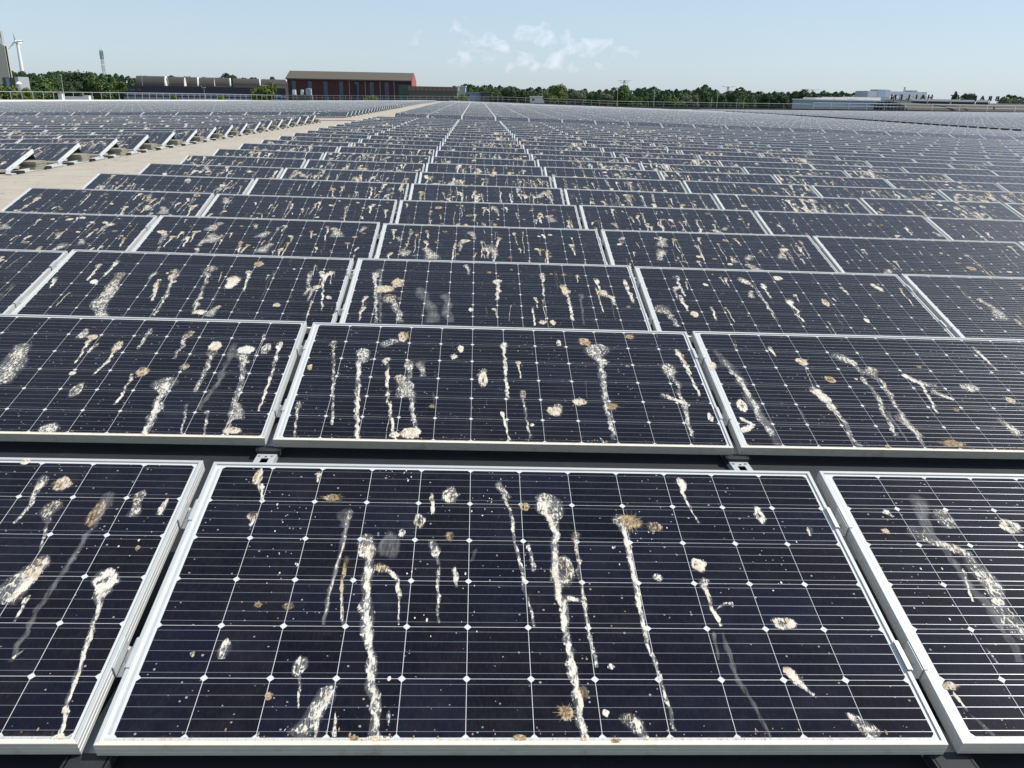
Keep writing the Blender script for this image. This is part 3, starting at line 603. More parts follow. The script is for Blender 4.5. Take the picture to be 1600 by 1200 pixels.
# ---------------------------------------------------------------- which panels become things of their own: the 300 largest in view
def quad_area(M):
    ps = []
    for x, y in ((0, 0), (PW, 0), (PW, PH), (0, PH)):
        q = proj_frame(RY.inverted() @ (M @ Vector((x, y, 0))))
        if q is None: return 0
        ps.append(q)
    us = [p[0] for p in ps]; vs = [p[1] for p in ps]
    full = (max(us)-min(us))*(max(vs)-min(vs))
    iu = min(1600, max(us))-max(0, min(us)); iv = min(1200, max(vs))-max(0, min(vs))
    if iu <= 0 or iv <= 0: return 0
    a = abs(sum(ps[i][0]*ps[(i+1) % 4][1]-ps[(i+1) % 4][0]*ps[i][1] for i in range(4)))/2
    return a*iu*iv/full
LY0, LRP, LT = 12.463, 1.745, .27
rows = []            # (section, row, column, matrix)
for r in range(24):
    for c in range(-2, 22): rows.append(('main', r, c, row_matrix(r, c*PP)))
for r in range(16):
    for c in range(0, 16): rows.append(('left', r, c, row_matrix(r, XL-PW-c*PP, y0=LY0, pitch=LRP, tilt=LT)))
for r in range(67):
    for c in range(-2, 23): rows.append(('back', r, c, row_matrix(r, c*PP, y0=49.3)))
    for c in range(0, 46):
        if XL-PW-c*PP < left_edge(49.3+r*RP)+1.2: continue
        rows.append(('backleft', r, c, row_matrix(r, XL-PW-c*PP, y0=49.3, tilt=LT)))
for r in range(76):
    for c in range(0, 52): rows.append(('right', r, c, row_matrix(r, XW+c*PP, y0=62.)))
scored = sorted(((quad_area(q[3]), i) for i, q in enumerate(rows)), reverse=True)
single = set(i for a, i in scored[:300] if a > 0)

def panel_label(sec, r, c):
    if sec == 'main':
        if r == 0: return {-1: 'solar panel cut by the left edge in the front row, with long streaks', 0: 'large streaked solar panel filling the bottom centre of the front row', 1: 'solar panel cut by the right edge in the front row, with a grey washed streak'}.get(c, 'solar panel of the front row')
        col = 'straight behind the centre front panel' if c == 0 else f'{NUM[abs(c)]} {"right" if c > 0 else "left"} of the centre column'
        return f'soiled solar panel, {ORD[r]} row from the front, {col}'
    if sec == 'left':
        col = 'raised end beside the walkway' if c == 0 else f'{ORD[c]} panel from the walkway'
        return f'solar panel, {ORD[r]} row of the left array, {col}'
    side = 'left of' if sec == 'backleft' else 'right of'
    if sec == 'back':
        return f'solar panel, {ORD[r]} row behind the cross gap, {ORD[c+2]} right of the walkway'
    return f'solar panel, {ORD[r]} row behind the cross gap, {ORD[c]} left of the walkway'
def build_panel(sec, r, c, M):
    near = sec == 'main' and r < 5
    p = thing('solar_panel', panel_label(sec, r, c), 'solar panel', M, 'framed solar panels in rows on the roof')
    rng = random.Random(hash((r*131+c*17+len(sec)*7)))
    if near or (sec == 'left' and c == 0 and r < 8):
        for k, Mr in RAILS: link('frame_rail', ME[k], p, M=Mr)
    else: link('frame', ME['frame'], p)
    link('backsheet', ME['backsheet'], p)
    if near: link('bus_ribbon', ME['ribbon'], p)
    if sec == 'left' and c == 0:
        e = link('end_cap', ME['end_cap'], p)
        for yy in (.2, .72): link('bolt', ME['cap_bolt'], e, M=Matrix.Translation((0, yy, 0)))
    if near:
        for cx, cy in cells: link('solar_cell', ME['cell'], p, M=Matrix.Translation((cx, cy, -.0041)))
    else: link('solar_cells', ME['cells'], p, kind='stuff')
    if sec == 'main' and r < 3:
        for me, kind in DROP_MESH.get((r, c), []):
            link('dried_specks' if kind == 'k' else 'bird_dropping', me, p, kind='stuff' if kind == 'k' or me['several'] else None)
    if sec == 'main' and (r in (3, 4) or (r == 2 and c not in (-1, 0, 1))):
        for i in range(rng.randint(56, 70) if c < 2 else rng.randint(16, 22)):
            me = rng.choice(SINGLE); k = .45+.65*rng.random()
            link('bird_dropping', me, p, kind='stuff' if me['several'] else None, M=Matrix.Translation((.08+1.8*rng.random(), .30+.62*rng.random(), 0)) @ Matrix.Diagonal((k*rng.choice((-1, 1)), k*.85, 1, 1)))
    elif sec == 'main' and r in (1, 2) and c < 2:
        for i in range(12 if r == 1 else 22):
            me = rng.choice(SINGLE); k = .35+.4*rng.random()
            link('bird_dropping', me, p, kind='stuff' if me['several'] else None, M=Matrix.Translation((.08+1.8*rng.random(), .25+.66*rng.random(), 0)) @ Matrix.Diagonal((k*rng.choice((-1, 1)), k*1.1, 1, 1)))
    elif not (sec == 'main' and r < 3):
        heavy = (sec == 'main' and c < 5 and r < 22) or (sec == 'left' and c < 10)
        if sec == 'main' and 2 < c < 7 and rng.random() < .12*(c-2): heavy = False
        me = VAR[rng.randrange(0, 16)] if heavy else VAR[rng.randrange(16, 26)]
        fl = rng.random() < .5
        link('bird_droppings', me, p, kind='stuff', M=(Matrix.Translation((PW, 0, 0)) @ Matrix.Diagonal((-1, 1, 1, 1))) if fl else None)
    if sec == 'main' and r < 3:                       # silt caught along the lower lip
        s = Splat()
        for x in range(0, 92):
            xx = .03+x*.0208; hgt = (.010+.016*rng.random()*(.4+mnoise.noise(Vector((xx*3+c*7, r*3.3, 0)))**2*3))*(1+1.1*max(0, xx/PW-.55))
            if c == 0 and r == 0: hgt *= .7
            a = [s.vert(xx-.012, .0135, 1, 1., 1), s.vert(xx+.012, .0135, 1, 1., 1), s.vert(xx+.012, .0135+hgt, .1, 1., 1), s.vert(xx-.012, .0135+hgt, .1, 1., 1)]
            s.f.append(tuple(a)); s.mi.append(0)
        s.specks(1, .028, .6, .012, 90, rng, .8, .002)
        link('silt', s.done('silt'), p, kind='stuff')
for i in sorted(single): build_panel(*rows[i])

# all the other panels: one joined field, each with frame and laminate of its own
b = MB(); uvs = []
def far_panel(b, M):
    o = [(0, 0), (PW, 0), (PW, PH), (0, PH)]; q = .022
    inn = [(q+.004, q), (PW-q-.004, q), (PW-q-.004, PH-q), (q+.004, PH-q)]
    n = len(b.v)
    b.v += [tuple(M @ Vector((x, y, 0))) for x, y in o] + [tuple(M @ Vector((x, y, -.001))) for x, y in inn] + [tuple(M @ Vector((x, y, -FH))) for x, y in o]
    for i in range(4):
        j = (i+1) % 4
        b.f.append((n+i, n+j, n+4+j, n+4+i)); b.f.append((n+8+i, n+8+j, n+j, n+i)); b.mi += [0, 0]
    b.f.append((n+4, n+5, n+6, n+7)); b.mi.append(1)
for i, q in enumerate(rows):
    if i in single: continue
    a = quad_area(q[3])
    if a <= 0: continue
    far_panel(b, q[3])
me = b.mesh('solar_panel_field', ['aluminium', 'solar_far'])
uv = me.uv_layers.new(name='UVMap')
flat = [0.]*(len(me.loops)*2)
for pl in me.polygons:
    if pl.material_index == 1:
        for li, (a, c_) in zip(pl.loop_indices, ((0, 0), (1, 0), (1, 1), (0, 1))): flat[2*li] = a; flat[2*li+1] = c_
uv.data.foreach_set('uv', flat)
link('solar_panel_field', me, label='distant rows of solar panels covering the far parts of the roof', cat='solar panels', kind='stuff')

# ---------------------------------------------------------------- clamps and rails of the front rows
b = MB()
for sx in (-1, 1):
    x0, x1 = (GAP/2-.001, GAP/2+.010) if sx > 0 else (-GAP/2-.010, -GAP/2+.001)
    b.box((x0, -.045, .0005), (x1, .045, .0035))
    xa, xb = (GAP/2-.0045, GAP/2-.0015) if sx > 0 else (-GAP/2+.0015, -GAP/2+.0045)
    b.box((xa, -.045, -.036), (xb, .045, .0005))
ME['clamp_body'] = b.mesh('clamp_body', 'galvanised')
b = MB(); b.box((-GAP/2+.0045, -.045, -.036), (GAP/2-.0045, .045, -.033)); ME['clamp_web'] = b.mesh('clamp_web', 'galvanised')
b = MB(); b.tube((0, 0, -.033), (0, 0, -.026), .007, n=6); ME['bolt'] = b.mesh('bolt', 'steel')
b = MB()
b.box((-.040, -.62, -.004), (-.016, -.075, 0)); b.box((.016, -.62, -.004), (.040, -.075, 0)); b.box((-.040, -.075, -.004), (.040, .30, 0))
for x in (-.040, .037): b.box((x, -.62, -.05), (x+.003, .30, -.0042))
ME['rail_body'] = b.mesh('rail_body', 'galvanised')
b = MB(); b.box((-.045, -.034, .0015), (.045, .02, .0135)); b.box((-.050, -.030, -.012), (-.0405, .03, .0135)); b.box((.0405, -.030, -.012), (.050, .03, .0135)); ME['rubber_pad'] = b.mesh('rubber_pad', 'rubber')
b = MB(); b.tube((0, 0, .0005), (0, 0, .005), .006, n=8); ME['screw'] = b.mesh('screw', 'steel')
b = MB(); b.tube((0, 0, .0003), (0, 0, .0008), .0055, n=10); ME['hole'] = b.mesh('hole', 'black')
def seam_name(c): return {0: 'seam left of the centre panel column', 1: 'seam right of the centre panel column'}.get(c, f'{ORD[c-1 if c > 0 else abs(c)]} seam {"right" if c > 0 else "left"} of the centre panel column')
for r in range(0, 4):
    for c in range(-1, 4):
        M = row_matrix(r, c*PP)
        mid = proj_frame(RY.inverted() @ (M @ Vector((-GAP/2, PH*.5, 0)))); low = proj_frame(RY.inverted() @ (M @ Vector((-GAP/2, 0, 0))))
        top = proj_frame(RY.inverted() @ (M @ Vector((-GAP/2, PH, 0))))
        if mid is None or not any(-20 < q[0] < 1620 for q in (mid, low, top)): continue
        for yy, nm in ((.25, 'lower'), (.77, 'upper')):
            t = thing('mid_clamp', f'{nm} frame clamp, {ORD[r]} row, {seam_name(c)}', 'clamp', M @ Matrix.Translation((-GAP/2, PH*yy, 0)), 'metal clamps between neighbouring panels')
            link('clamp_body', ME['clamp_body'], t); link('clamp_web', ME['clamp_web'], t); link('bolt', ME['bolt'], t)
        if -60 < low[0] < 1660:
            y = r*RP; x = c*PP-GAP/2
            t = thing('mounting_rail', f'slotted mounting rail, {ORD[r]} row, {seam_name(c)}', 'mounting rail', RY @ Matrix.Translation((x, y, zp(x, y)-.055)), 'mounting rails showing in the gaps between rows')
            link('rail_body', ME['rail_body'], t); link('rubber_pad', ME['rubber_pad'], t)
            for sx in (-.026, .026): link('screw', ME['screw'], t, M=Matrix.Translation((sx, -.055, 0)))
            link('hole', ME['hole'], t, M=Matrix.Translation((0, -.062, 0)))

# ---------------------------------------------------------------- raised row ends of the left array: ballast slabs, base rails, dark back plates
b = MB(); b.box((-.13, -.18, 0), (.13, .18, .040)); ME['slab'] = b.mesh('paving_slab', 'concrete')
b = MB(); b.box((-.045, 0, 0), (.045, LRP-.02, .018)); b.box((-.045, 0, .018), (-.040, LRP-.02, .045)); ME['base_bar'] = b.mesh('base_bar', 'galvanised')
b = MB(); b.box((-.07, -.11, -.025), (.07, .11, .026))
for i in range(5): b.box((-.075, -.105+i*.044, .026), (.075, -.08+i*.044, .040))
ME['foot'] = b.mesh('rubber_foot', 'rubber')
def ends(n, y0, pitch, what, detailed):
    for r in range(n):
        y = y0+r*pitch; x = XL; z = zp(x-.1, y); zb = z-CLEAR
        Mx = RY @ Matrix.Translation((x, y, zb))
        t = thing('base_rail', f'base rail with black feet, {ORD[r]} raised row end of {what}', 'base rail', Mx @ Matrix.Translation((.13, 0, .0)), 'base rails along the walkway')
        link('base_bar', ME['base_bar'], t, M=Matrix.Translation((0, -.18, .026)))
        if detailed:
            for yy in (.08, .98): link('rubber_foot', ME['foot'], t, M=Matrix.Translation((.0, yy, .026)))
        for k in range(3 if detailed else 2):
            rng = random.Random(r*10+k)
            Ms = Mx @ Matrix.Translation((.045+rng.gauss(0, .008), .76+rng.gauss(0, .01), .047+k*.041)) @ Matrix.Rotation(rng.gauss(0, .03), 4, 'Z')
            link('paving_slab', ME['slab'], label=f'{("bottom", "middle", "top")[k]} paving slab at the {ORD[r]} raised row end of {what}', cat='paving slab', group='ballast slabs stacked at the row ends', M=Ms)
        bb = MB(); n0 = Vector((0, PH*cos(LT)+.004, CLEAR+PH*sin(LT)-.045)); n1 = Vector((0, PH*cos(LT)+.17, .07))
        X0 = -3*PP
        for a, b_ in ((n0, n1),):
            o = Vector((0, -.003, -.003))
            bb.prism([a, b_, b_+o, a+o], (X0, 0, 0))
        bm_ = bb.mesh('wind_deflector', 'black'); outward(bm_)
        link('wind_deflector', bm_, label=f'dark back plate of the {ORD[r]} raised row of {what}', cat='wind deflector', group='dark back plates behind the raised rows', M=Mx @ Matrix.Rotation(-.038, 4, 'Y') @ Matrix.Translation((-.03, 0, 0)))
ends(16, LY0, LRP, 'the left array', True)
ends(22, 49.3, RP, 'the left array behind the gap', False)

b = MB(); b.box((-.30, -.15, 0), (.30, .15, .26)); b.box((-.33, -.18, .26), (.33, .18, .31)); ME['block'] = b.mesh('shaded_end_block', 'black')  # black boxes added to give the dark, shaded row ends
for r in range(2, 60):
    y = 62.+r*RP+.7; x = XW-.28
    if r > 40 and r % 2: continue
    link('shaded_end_block', ME['block'], label='black block added for the shaded row end beside the far right walkway', cat='row end block', group='black blocks for shaded row ends along the far right walkway', M=RY @ Matrix.Translation((x, y, zr(x, y)+.005)))

# ---------------------------------------------------------------- railings at the roof edges
def railing(name, label, pts, posts, h, mname, r=.03, mid=True, kick=None):
    t = thing(name, label, 'railing', loc=pts[0])
    o = pts[0]; b = MB(); b2 = MB()
    for p, q in zip(pts, pts[1:]):
        up = Vector((0, 0, h)); b.tube(p+up-o, q+up-o, r)
        if mid: b2.tube(p+up*.5-o, q+up*.5-o, r*.8)
    b.obj('top_rail', mname, t)
    if mid: b2.obj('mid_rail', mname, t)
    me = None
    for s in posts:
        k = s*(len(pts)-1); i = min(int(k), len(pts)-2); p = pts[i].lerp(pts[i+1], k-i)-o
        if me is None:
            bb = MB(); bb.tube((0, 0, -.05), (0, 0, h), r*1.1); me = bb.mesh('post', mname)
        link('post', me, t, M=Matrix.Translation(p))
    if kick:
        b = MB()
        for p, q in zip(pts, pts[1:]):
            p = p-o; q = q-o; d = Vector((.15, .3, 0))
            b.prism([p+Vector((0, 0, -.65)), q+Vector((0, 0, -.65)), q+Vector((0, 0, -.12)), p+Vector((0, 0, -.12))], d)
        bm_ = outward(b.mesh('parapet', kick)); link('parapet', bm_, label='low white parapet below the railing at the left roof edge', cat='parapet', M=Matrix.Translation(o))
    return t
Pa = PA
railing('roof_railing', 'pale railing with many posts along the left roof edge', Pa, [i/52 for i in range(53)], 1.08, 'steel', .045, False, 'parapet')
Pb = [at(440, 156.2, 206), at(560, 157, 206), at(690, 157.8, 206), at(790, 159, 206), at(960, 165.5, 206), at(1270, 170, 212)]
railing('roof_railing', 'thin grey railing across the far roof edge before the red building and trees', Pb, [i/66 for i in range(67)], 1.12, 'steel', .032)
Pc = [at(1270, 170, 212), at(1400, 171.5, 212), at(1600, 175, 206), at(1700, 177, 203)]
railing('roof_railing', 'pale two-rail railing before the dark vaulted hall on the right', Pc, [i/14 for i in range(15)], 1.45, 'white_paint', .045)
b = MB()
for p, q in zip(Pb+Pc[1:], (Pb+Pc[1:])[1:]): b.prism([p+Vector((0, 0, -1.6)), q+Vector((0, 0, -1.6)), q+Vector((0, 0, .0)), p+Vector((0, 0, .0))], (0, .4, 0))
link('parapet', outward(b.mesh('parapet', 'brown_dark')), label='dark low parapet along the far roof edge under the thin railing', cat='parapet')

# ---------------------------------------------------------------- buildings behind
GZ = -11.
def bld_box(mb, a, b_, depth, ztop, zbot=GZ, mi=0):
    """wall box: front edge from a to b_ (plan), going back by depth"""
    a = Vector((a.x, a.y, 0)); b_ = Vector((b_.x, b_.y, 0)); d = (b_-a).normalized(); n = Vector((-d.y, d.x, 0))*depth
    mb.prism([a+Vector((0, 0, zbot)), b_+Vector((0, 0, zbot)), b_+n+Vector((0, 0, zbot)), a+n+Vector((0, 0, zbot))], (0, 0, ztop-zbot), mi)
    return d, n
# red brick and glass hall with a pitched roof
DR = 262
A, B = at(448, 124, DR*1.0), at(643, 126.5, DR*1.0)
o = Vector((A.x, A.y, GZ)); t = thing('red_hall', 'long red brick hall with a shade-darkened front, blue window strips and tan pitched roof', 'building', loc=o)
ztop = (A.z+B.z)/2; ax_ = Vector((B.x-A.x, B.y-A.y, 0)); LN = ax_.length; ax_.normalize(); nn = Vector((-ax_.y, ax_.x, 0)); DEP = 13
F = Matrix((ax_, nn, Vector((0, 0, 1)))).transposed().to_4x4()        # local: x along the front, y back
hh = ztop-GZ
b = MB(); b.box((0, 0, 0), (LN, DEP, hh), M=F); b.obj('wall', 'red_brick_shaded', t)
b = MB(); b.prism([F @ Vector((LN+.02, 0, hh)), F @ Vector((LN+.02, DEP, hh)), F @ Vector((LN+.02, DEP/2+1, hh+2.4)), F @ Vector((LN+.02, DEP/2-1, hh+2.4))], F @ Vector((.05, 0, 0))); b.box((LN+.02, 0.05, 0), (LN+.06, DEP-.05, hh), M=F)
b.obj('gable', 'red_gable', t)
b = MB(); b.prism([F @ Vector(p) for p in ((-.3, -.5, hh-.1), (-.3, -.5, hh+.25), (-.3, DEP/2-1, hh+2.6), (-.3, DEP/2+1, hh+2.6), (-.3, DEP+.5, hh+.25), (-.3, DEP+.5, hh-.1))], F @ Vector((LN+.25, 0, 0))); link('roof', outward(b.mesh('roof', 'tan_roof')), t)
wm = None
for k, fx in enumerate((.055, .185, .31, .435, .56, .68, .80)):
    bb = MB(); bb.box((fx*LN-LN*.016, -.12, 0), (fx*LN+LN*.016, -.005, hh-.5), M=F); bb.obj('window', 'blue_glass', t)
for fx in (.005, .5, .628, .747, .86): bb = MB(); bb.box((fx*LN-.06, -.16, 0), (fx*LN+.06, -.006, hh-.1), M=F); bb.obj('downpipe', 'grey_clad', t)
bb = MB(); bb.box((.895*LN, -.10, 0), (LN-.05, -.006, hh-1.), M=F); bb.obj('ivy_panel', 'green_wall', t)
bb = MB(); bb.box((.535*LN, -.22, hh*.58), (.56*LN, -.14, hh-1.2), M=F); bb.obj('vent_panel', 'black', t)
for k, (u0, u1, v0, v1, lab) in enumerate(((457, 462, 141, 148, 'small white roof unit, leftmost in front of the red hall'), (470, 474, 141, 148, 'small white roof unit, second in front of the red hall'), (478, 486, 139, 148.5, 'pale round-topped roof unit in front of the red hall'))):
    p = at((u0+u1)/2, v1, 225); wd = (u1-u0)/FPX*225; hg = (v1-v0)/FPX*225
    t2 = thing('roof_unit', lab, 'roof unit', loc=p)
    bb = MB(); bb.box((-wd/2, 0, 0), (wd/2, wd, hg)); bb.obj('housing', 'white_paint' if k < 2 else 'grey_clad', t2)
    bb = MB(); bb.tube((0, wd/2, hg), (0, wd/2, hg+.12), wd*.3, n=10); bb.obj('fan', 'steel', t2)
    bb = MB(); bb.box((-wd*.7, -.2, -3.2), (wd*.7, wd+.2, -.004)); bb.obj('plinth', 'brown_dark', t2)
# low brown building
A, B = at(639, 134.5, 240), at(714, 136, 240)
t = thing('brown_building', 'low brown clad flat building right of the red hall', 'building', loc=(A.x, A.y, GZ)); o = Vector((A.x, A.y, GZ))
b = MB(); bld_box(b, A-o, B-o, 9, A.z-1.2-GZ, 0); b.obj('wall', 'brown_dark', t)
b = MB(); d, n = bld_box(b, A-o-Vector((.2, .15, 0)), B-o-Vector((-.2, .15, 0)), 9.3, A.z-GZ, A.z-1.2-GZ); b.obj('fascia', 'brown_clad', t)
for k in range(11):
    q = A.lerp(B, (k+.5)/11)-o; bb = MB(); bb.box((q.x-.05, q.y-.22, A.z-1.1-GZ), (q.x+.05, q.y-.155, A.z-.05-GZ)); bb.obj('batten', 'tan_roof', t)
# small pale buildings beyond
for (u0, u1, vt, D, m1, lab, m2) in ((714, 727, 134.5, 330, 'grey_clad', 'small grey building right of the brown building', 'white_roof'), (727, 752, 144, 300, 'pale_blue', 'low pale blue building with dark windows beyond the railing', 'grey_clad'), (751, 768, 143.5, 296, 'brown_dark', 'small dark brown building beside the pale blue one', 'brown_clad'), (829, 851, 150.5, 285, 'white_paint', 'small white cabin with dark window band between the trees', 'white_roof')):
    A, B = at(u0, vt, D), at(u1, vt, D); o = Vector((A.x, A.y, GZ)); t = thing('low_building', lab, 'building', loc=o); H_ = A.z-GZ
    b = MB(); bld_box(b, A-o, B-o, 7, H_-.25, 0); b.obj('wall', m1, t)
    b = MB(); bld_box(b, A-o-Vector((.25, .3, 0)), B-o-Vector((-.25, .3, 0)), 7.6, H_, H_-.25); b.obj('roof', m2, t)
    W_ = (B-A).length
    for k in range(3):
        bb = MB(); bb.box((W_*(.12+.3*k), -.06, H_-1.5), (W_*(.12+.3*k)+W_*.17, -.004, H_-.7)); bb.obj('window', 'dark_glass', t)
# navy flat-roofed building with vaulted halls behind it
A, B = at(190, 133, 286), at(446, 139.5, 300); o = Vector((A.x, A.y, GZ)); t = thing('navy_building', 'long low navy flat-roofed building with a pale lower band', 'building', loc=o)
H_ = A.z-GZ; b = MB(); bld_box(b, A-o, B-o, 9, H_, H_-2.4); b.obj('fascia', 'navy', t)
b = MB(); bld_box(b, A-o+Vector((.1, .3, 0)), B-o+Vector((-.1, .3, 0)), 8, H_-2.4, H_-3.2); b.obj('band', 'pale_blue', t)
b = MB(); bld_box(b, A-o+Vector((.3, .9, 0)), B-o+Vector((-.3, .9, 0)), 7, H_-3.2, 0); b.obj('wall', 'brown_dark', t)
dd = (B-A); 
for k in range(26):
    q = A+dd*((k+.5)/26)-o; e = dd.normalized()*2.0
    bb = MB(); q1 = q-e*.5; q2 = q+e*.5; n_ = Vector((dd.y, -dd.x, 0)).normalized()
    bb.prism([Vector((q1.x, q1.y, H_-5.8))-n_*.87, Vector((q2.x, q2.y, H_-5.8))-n_*.87, Vector((q2.x, q2.y, H_-3.7))-n_*.87, Vector((q1.x, q1.y, H_-3.7))-n_*.87], n_*.10); link('window', outward(bb.mesh('window', 'pale_blue')), t)
# faded sign marks at the navy building's left end
n_ = Vector((dd.y, -dd.x, 0)).normalized()
def on_front(f0, f1, z0, z1, name, mname):
    p0, p1 = A+dd*f0-o, A+dd*f1-o
    bb = MB(); bb.prism([Vector((p0.x, p0.y, z0)), Vector((p1.x, p1.y, z0)), Vector((p1.x, p1.y, z1)), Vector((p0.x, p0.y, z1))], n_*.05); link(name, outward(bb.mesh(name, mname)), t)
on_front(.02, .035, H_-1.9, H_-.9, 'sign_mark', 'green_sign'); on_front(.04, .075, H_-1.7, H_-1.2, 'sign_mark', 'green_sign'); on_front(.085, .11, H_-1.8, H_-1.1, 'sign_mark', 'red_sign')
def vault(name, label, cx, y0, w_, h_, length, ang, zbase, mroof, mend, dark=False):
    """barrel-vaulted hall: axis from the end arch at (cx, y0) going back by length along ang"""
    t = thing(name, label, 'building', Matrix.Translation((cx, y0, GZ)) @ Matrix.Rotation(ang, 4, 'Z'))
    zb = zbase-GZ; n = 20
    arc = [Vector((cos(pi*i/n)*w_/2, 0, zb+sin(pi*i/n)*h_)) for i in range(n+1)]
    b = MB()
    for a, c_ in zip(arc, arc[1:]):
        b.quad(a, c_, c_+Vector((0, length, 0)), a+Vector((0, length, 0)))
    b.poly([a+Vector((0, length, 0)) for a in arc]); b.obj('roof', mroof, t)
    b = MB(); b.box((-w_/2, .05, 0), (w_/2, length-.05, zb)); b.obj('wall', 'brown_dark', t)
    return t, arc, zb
vl = [(262, 121, 0), (331, 122.5, 1), (401.5, 123, 2)]
for k, (u, v, i) in enumerate(((300, 121, 0), (350, 121.5, 1), (401, 123, 2), (442, 124, 3))):
    pass
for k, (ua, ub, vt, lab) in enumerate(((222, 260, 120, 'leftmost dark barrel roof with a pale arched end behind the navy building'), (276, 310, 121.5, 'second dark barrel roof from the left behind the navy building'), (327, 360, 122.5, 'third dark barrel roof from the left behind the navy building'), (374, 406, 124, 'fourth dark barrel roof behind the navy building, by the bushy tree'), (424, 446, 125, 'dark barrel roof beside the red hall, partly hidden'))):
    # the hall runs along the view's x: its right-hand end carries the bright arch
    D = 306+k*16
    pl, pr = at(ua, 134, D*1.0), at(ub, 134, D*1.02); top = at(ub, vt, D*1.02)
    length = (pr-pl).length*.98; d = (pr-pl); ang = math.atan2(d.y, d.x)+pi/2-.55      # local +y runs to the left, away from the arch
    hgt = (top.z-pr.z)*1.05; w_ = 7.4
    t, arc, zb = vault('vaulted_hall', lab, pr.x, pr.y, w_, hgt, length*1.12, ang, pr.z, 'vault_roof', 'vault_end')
    b = MB(); outer = arc; inner = [Vector((a.x*.86, -.02, zb+(a.z-zb)*.84)) for a in arc]; q = Vector((0, -.35, 0))
    for i in range(len(arc)-1):
        b.quad(outer[i]+q, outer[i+1]+q, inner[i+1]+q, inner[i]+q); b.quad(outer[i]+q, outer[i]+Vector((0, .2, 0)), outer[i+1]+Vector((0, .2, 0)), outer[i+1]+q)
    link('arch_rim', outward(b.mesh('arch_rim', 'white_paint')), t)
    b = MB(); b.poly([a+Vector((0, .0, 0)) for a in inner]); b.obj('arch_end', 'vault_end', t)
    # smaller connecting vault behind
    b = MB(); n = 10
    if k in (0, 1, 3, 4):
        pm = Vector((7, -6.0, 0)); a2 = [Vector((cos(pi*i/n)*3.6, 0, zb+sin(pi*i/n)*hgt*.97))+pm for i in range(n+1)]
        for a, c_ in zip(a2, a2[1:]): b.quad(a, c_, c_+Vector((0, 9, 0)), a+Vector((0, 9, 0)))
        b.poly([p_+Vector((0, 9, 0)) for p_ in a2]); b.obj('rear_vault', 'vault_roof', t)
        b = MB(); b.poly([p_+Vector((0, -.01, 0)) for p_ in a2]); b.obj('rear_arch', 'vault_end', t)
# tall beige tower at the left edge
q0, q1 = at(-60, 118, 230), at(13, 118, 230); ht = at(2, 71, 230).z-GZ; o = Vector((q0.x, q0.y, GZ))
t = thing('tower', 'tall beige tower block cut by the left picture edge', 'building', loc=o)
W_ = (Vector((q1.x, q1.y, 0))-Vector((q0.x, q0.y, 0))).length
b = MB(); b.box((0, 0, 0), (W_, 1.5, ht)); b.obj('wall', 'beige_tower', t)
bb = MB(); bb.box((0, .3, ht), (W_-.55, 1.4, ht+3.6)); bb.obj('upper_block', 'grey_clad', t)
bb = MB(); bb.box((W_-2.4, .2, ht+.3), (W_-.75, .298, ht+1.9)); bb.obj('sign_board', 'white_paint', t)
bb = MB(); bb.box((W_+.004, .2, 4), (W_+.25, .6, ht-.2)); bb.obj('downpipe', 'black', t)
# plant block and silo beside it
A, B = at(3, 121, 225), at(27, 122, 225); o = Vector((A.x, A.y, GZ)); t = thing('plant_block', 'dark grey plant block at the foot of the beige tower', 'building', loc=o)
b = MB(); bld_box(b, A-o, B-o, 5, A.z-GZ, 0); b.obj('wall', 'brown_dark', t)
b = MB(); bld_box(b, A-o+Vector((1, -.1, 0)), A-o+Vector((1.9, -.1, 0)), .05, A.z-GZ-.2, 2); b.obj('door', 'grey_blue', t)
b = MB(); bld_box(b, A.lerp(B, .85)-o-Vector((0, .2, 0)), B-o-Vector((-.3, .2, 0)), 5.3, A.z-GZ+.25, 0); b.obj('end_panel', 'steel', t)
p = at(29.5, 133, 222); t = thing('silo', 'small pale round silo tank beside the dark plant block', 'silo', loc=(p.x, p.y, GZ))
h0 = at(29.5, 127.5, 222).z-GZ
b = MB(); b.tube((0, 0, 0), (0, 0, h0-.6), .75, n=14); b.obj('tank', 'grey_clad', t); b = MB(); b.tube((0, 0, h0-.6), (0, 0, h0), .78, .3, n=14); b.obj('cap', 'white_paint', t)
# white structures by the left railing
for (u0, u1, v0, v1, D, lab) in ((90, 96, 146, 154, 175, 'small white roof box behind the left railing'), (96, 132, 150.5, 154, 178, 'long low white roof light behind the left railing'), (131, 138, 149, 154, 178, 'short white hatch at the end of the low roof light')):
    A, B = at(u0, v0, D), at(u1, v0, D); zb = at(u0, v1, D).z
    t = thing('roof_box', lab, 'roof box', loc=(A.x, A.y, zb)); b = MB(); W_ = (B-A).length
    b.box((0, 0, -2.), (W_, 1.2, A.z-zb-.08)); b.obj('body', 'white_paint', t); b = MB(); b.box((-.06, -.06, A.z-zb-.08), (W_+.06, 1.26, A.z-zb)); b.obj('lid', 'vault_end', t)

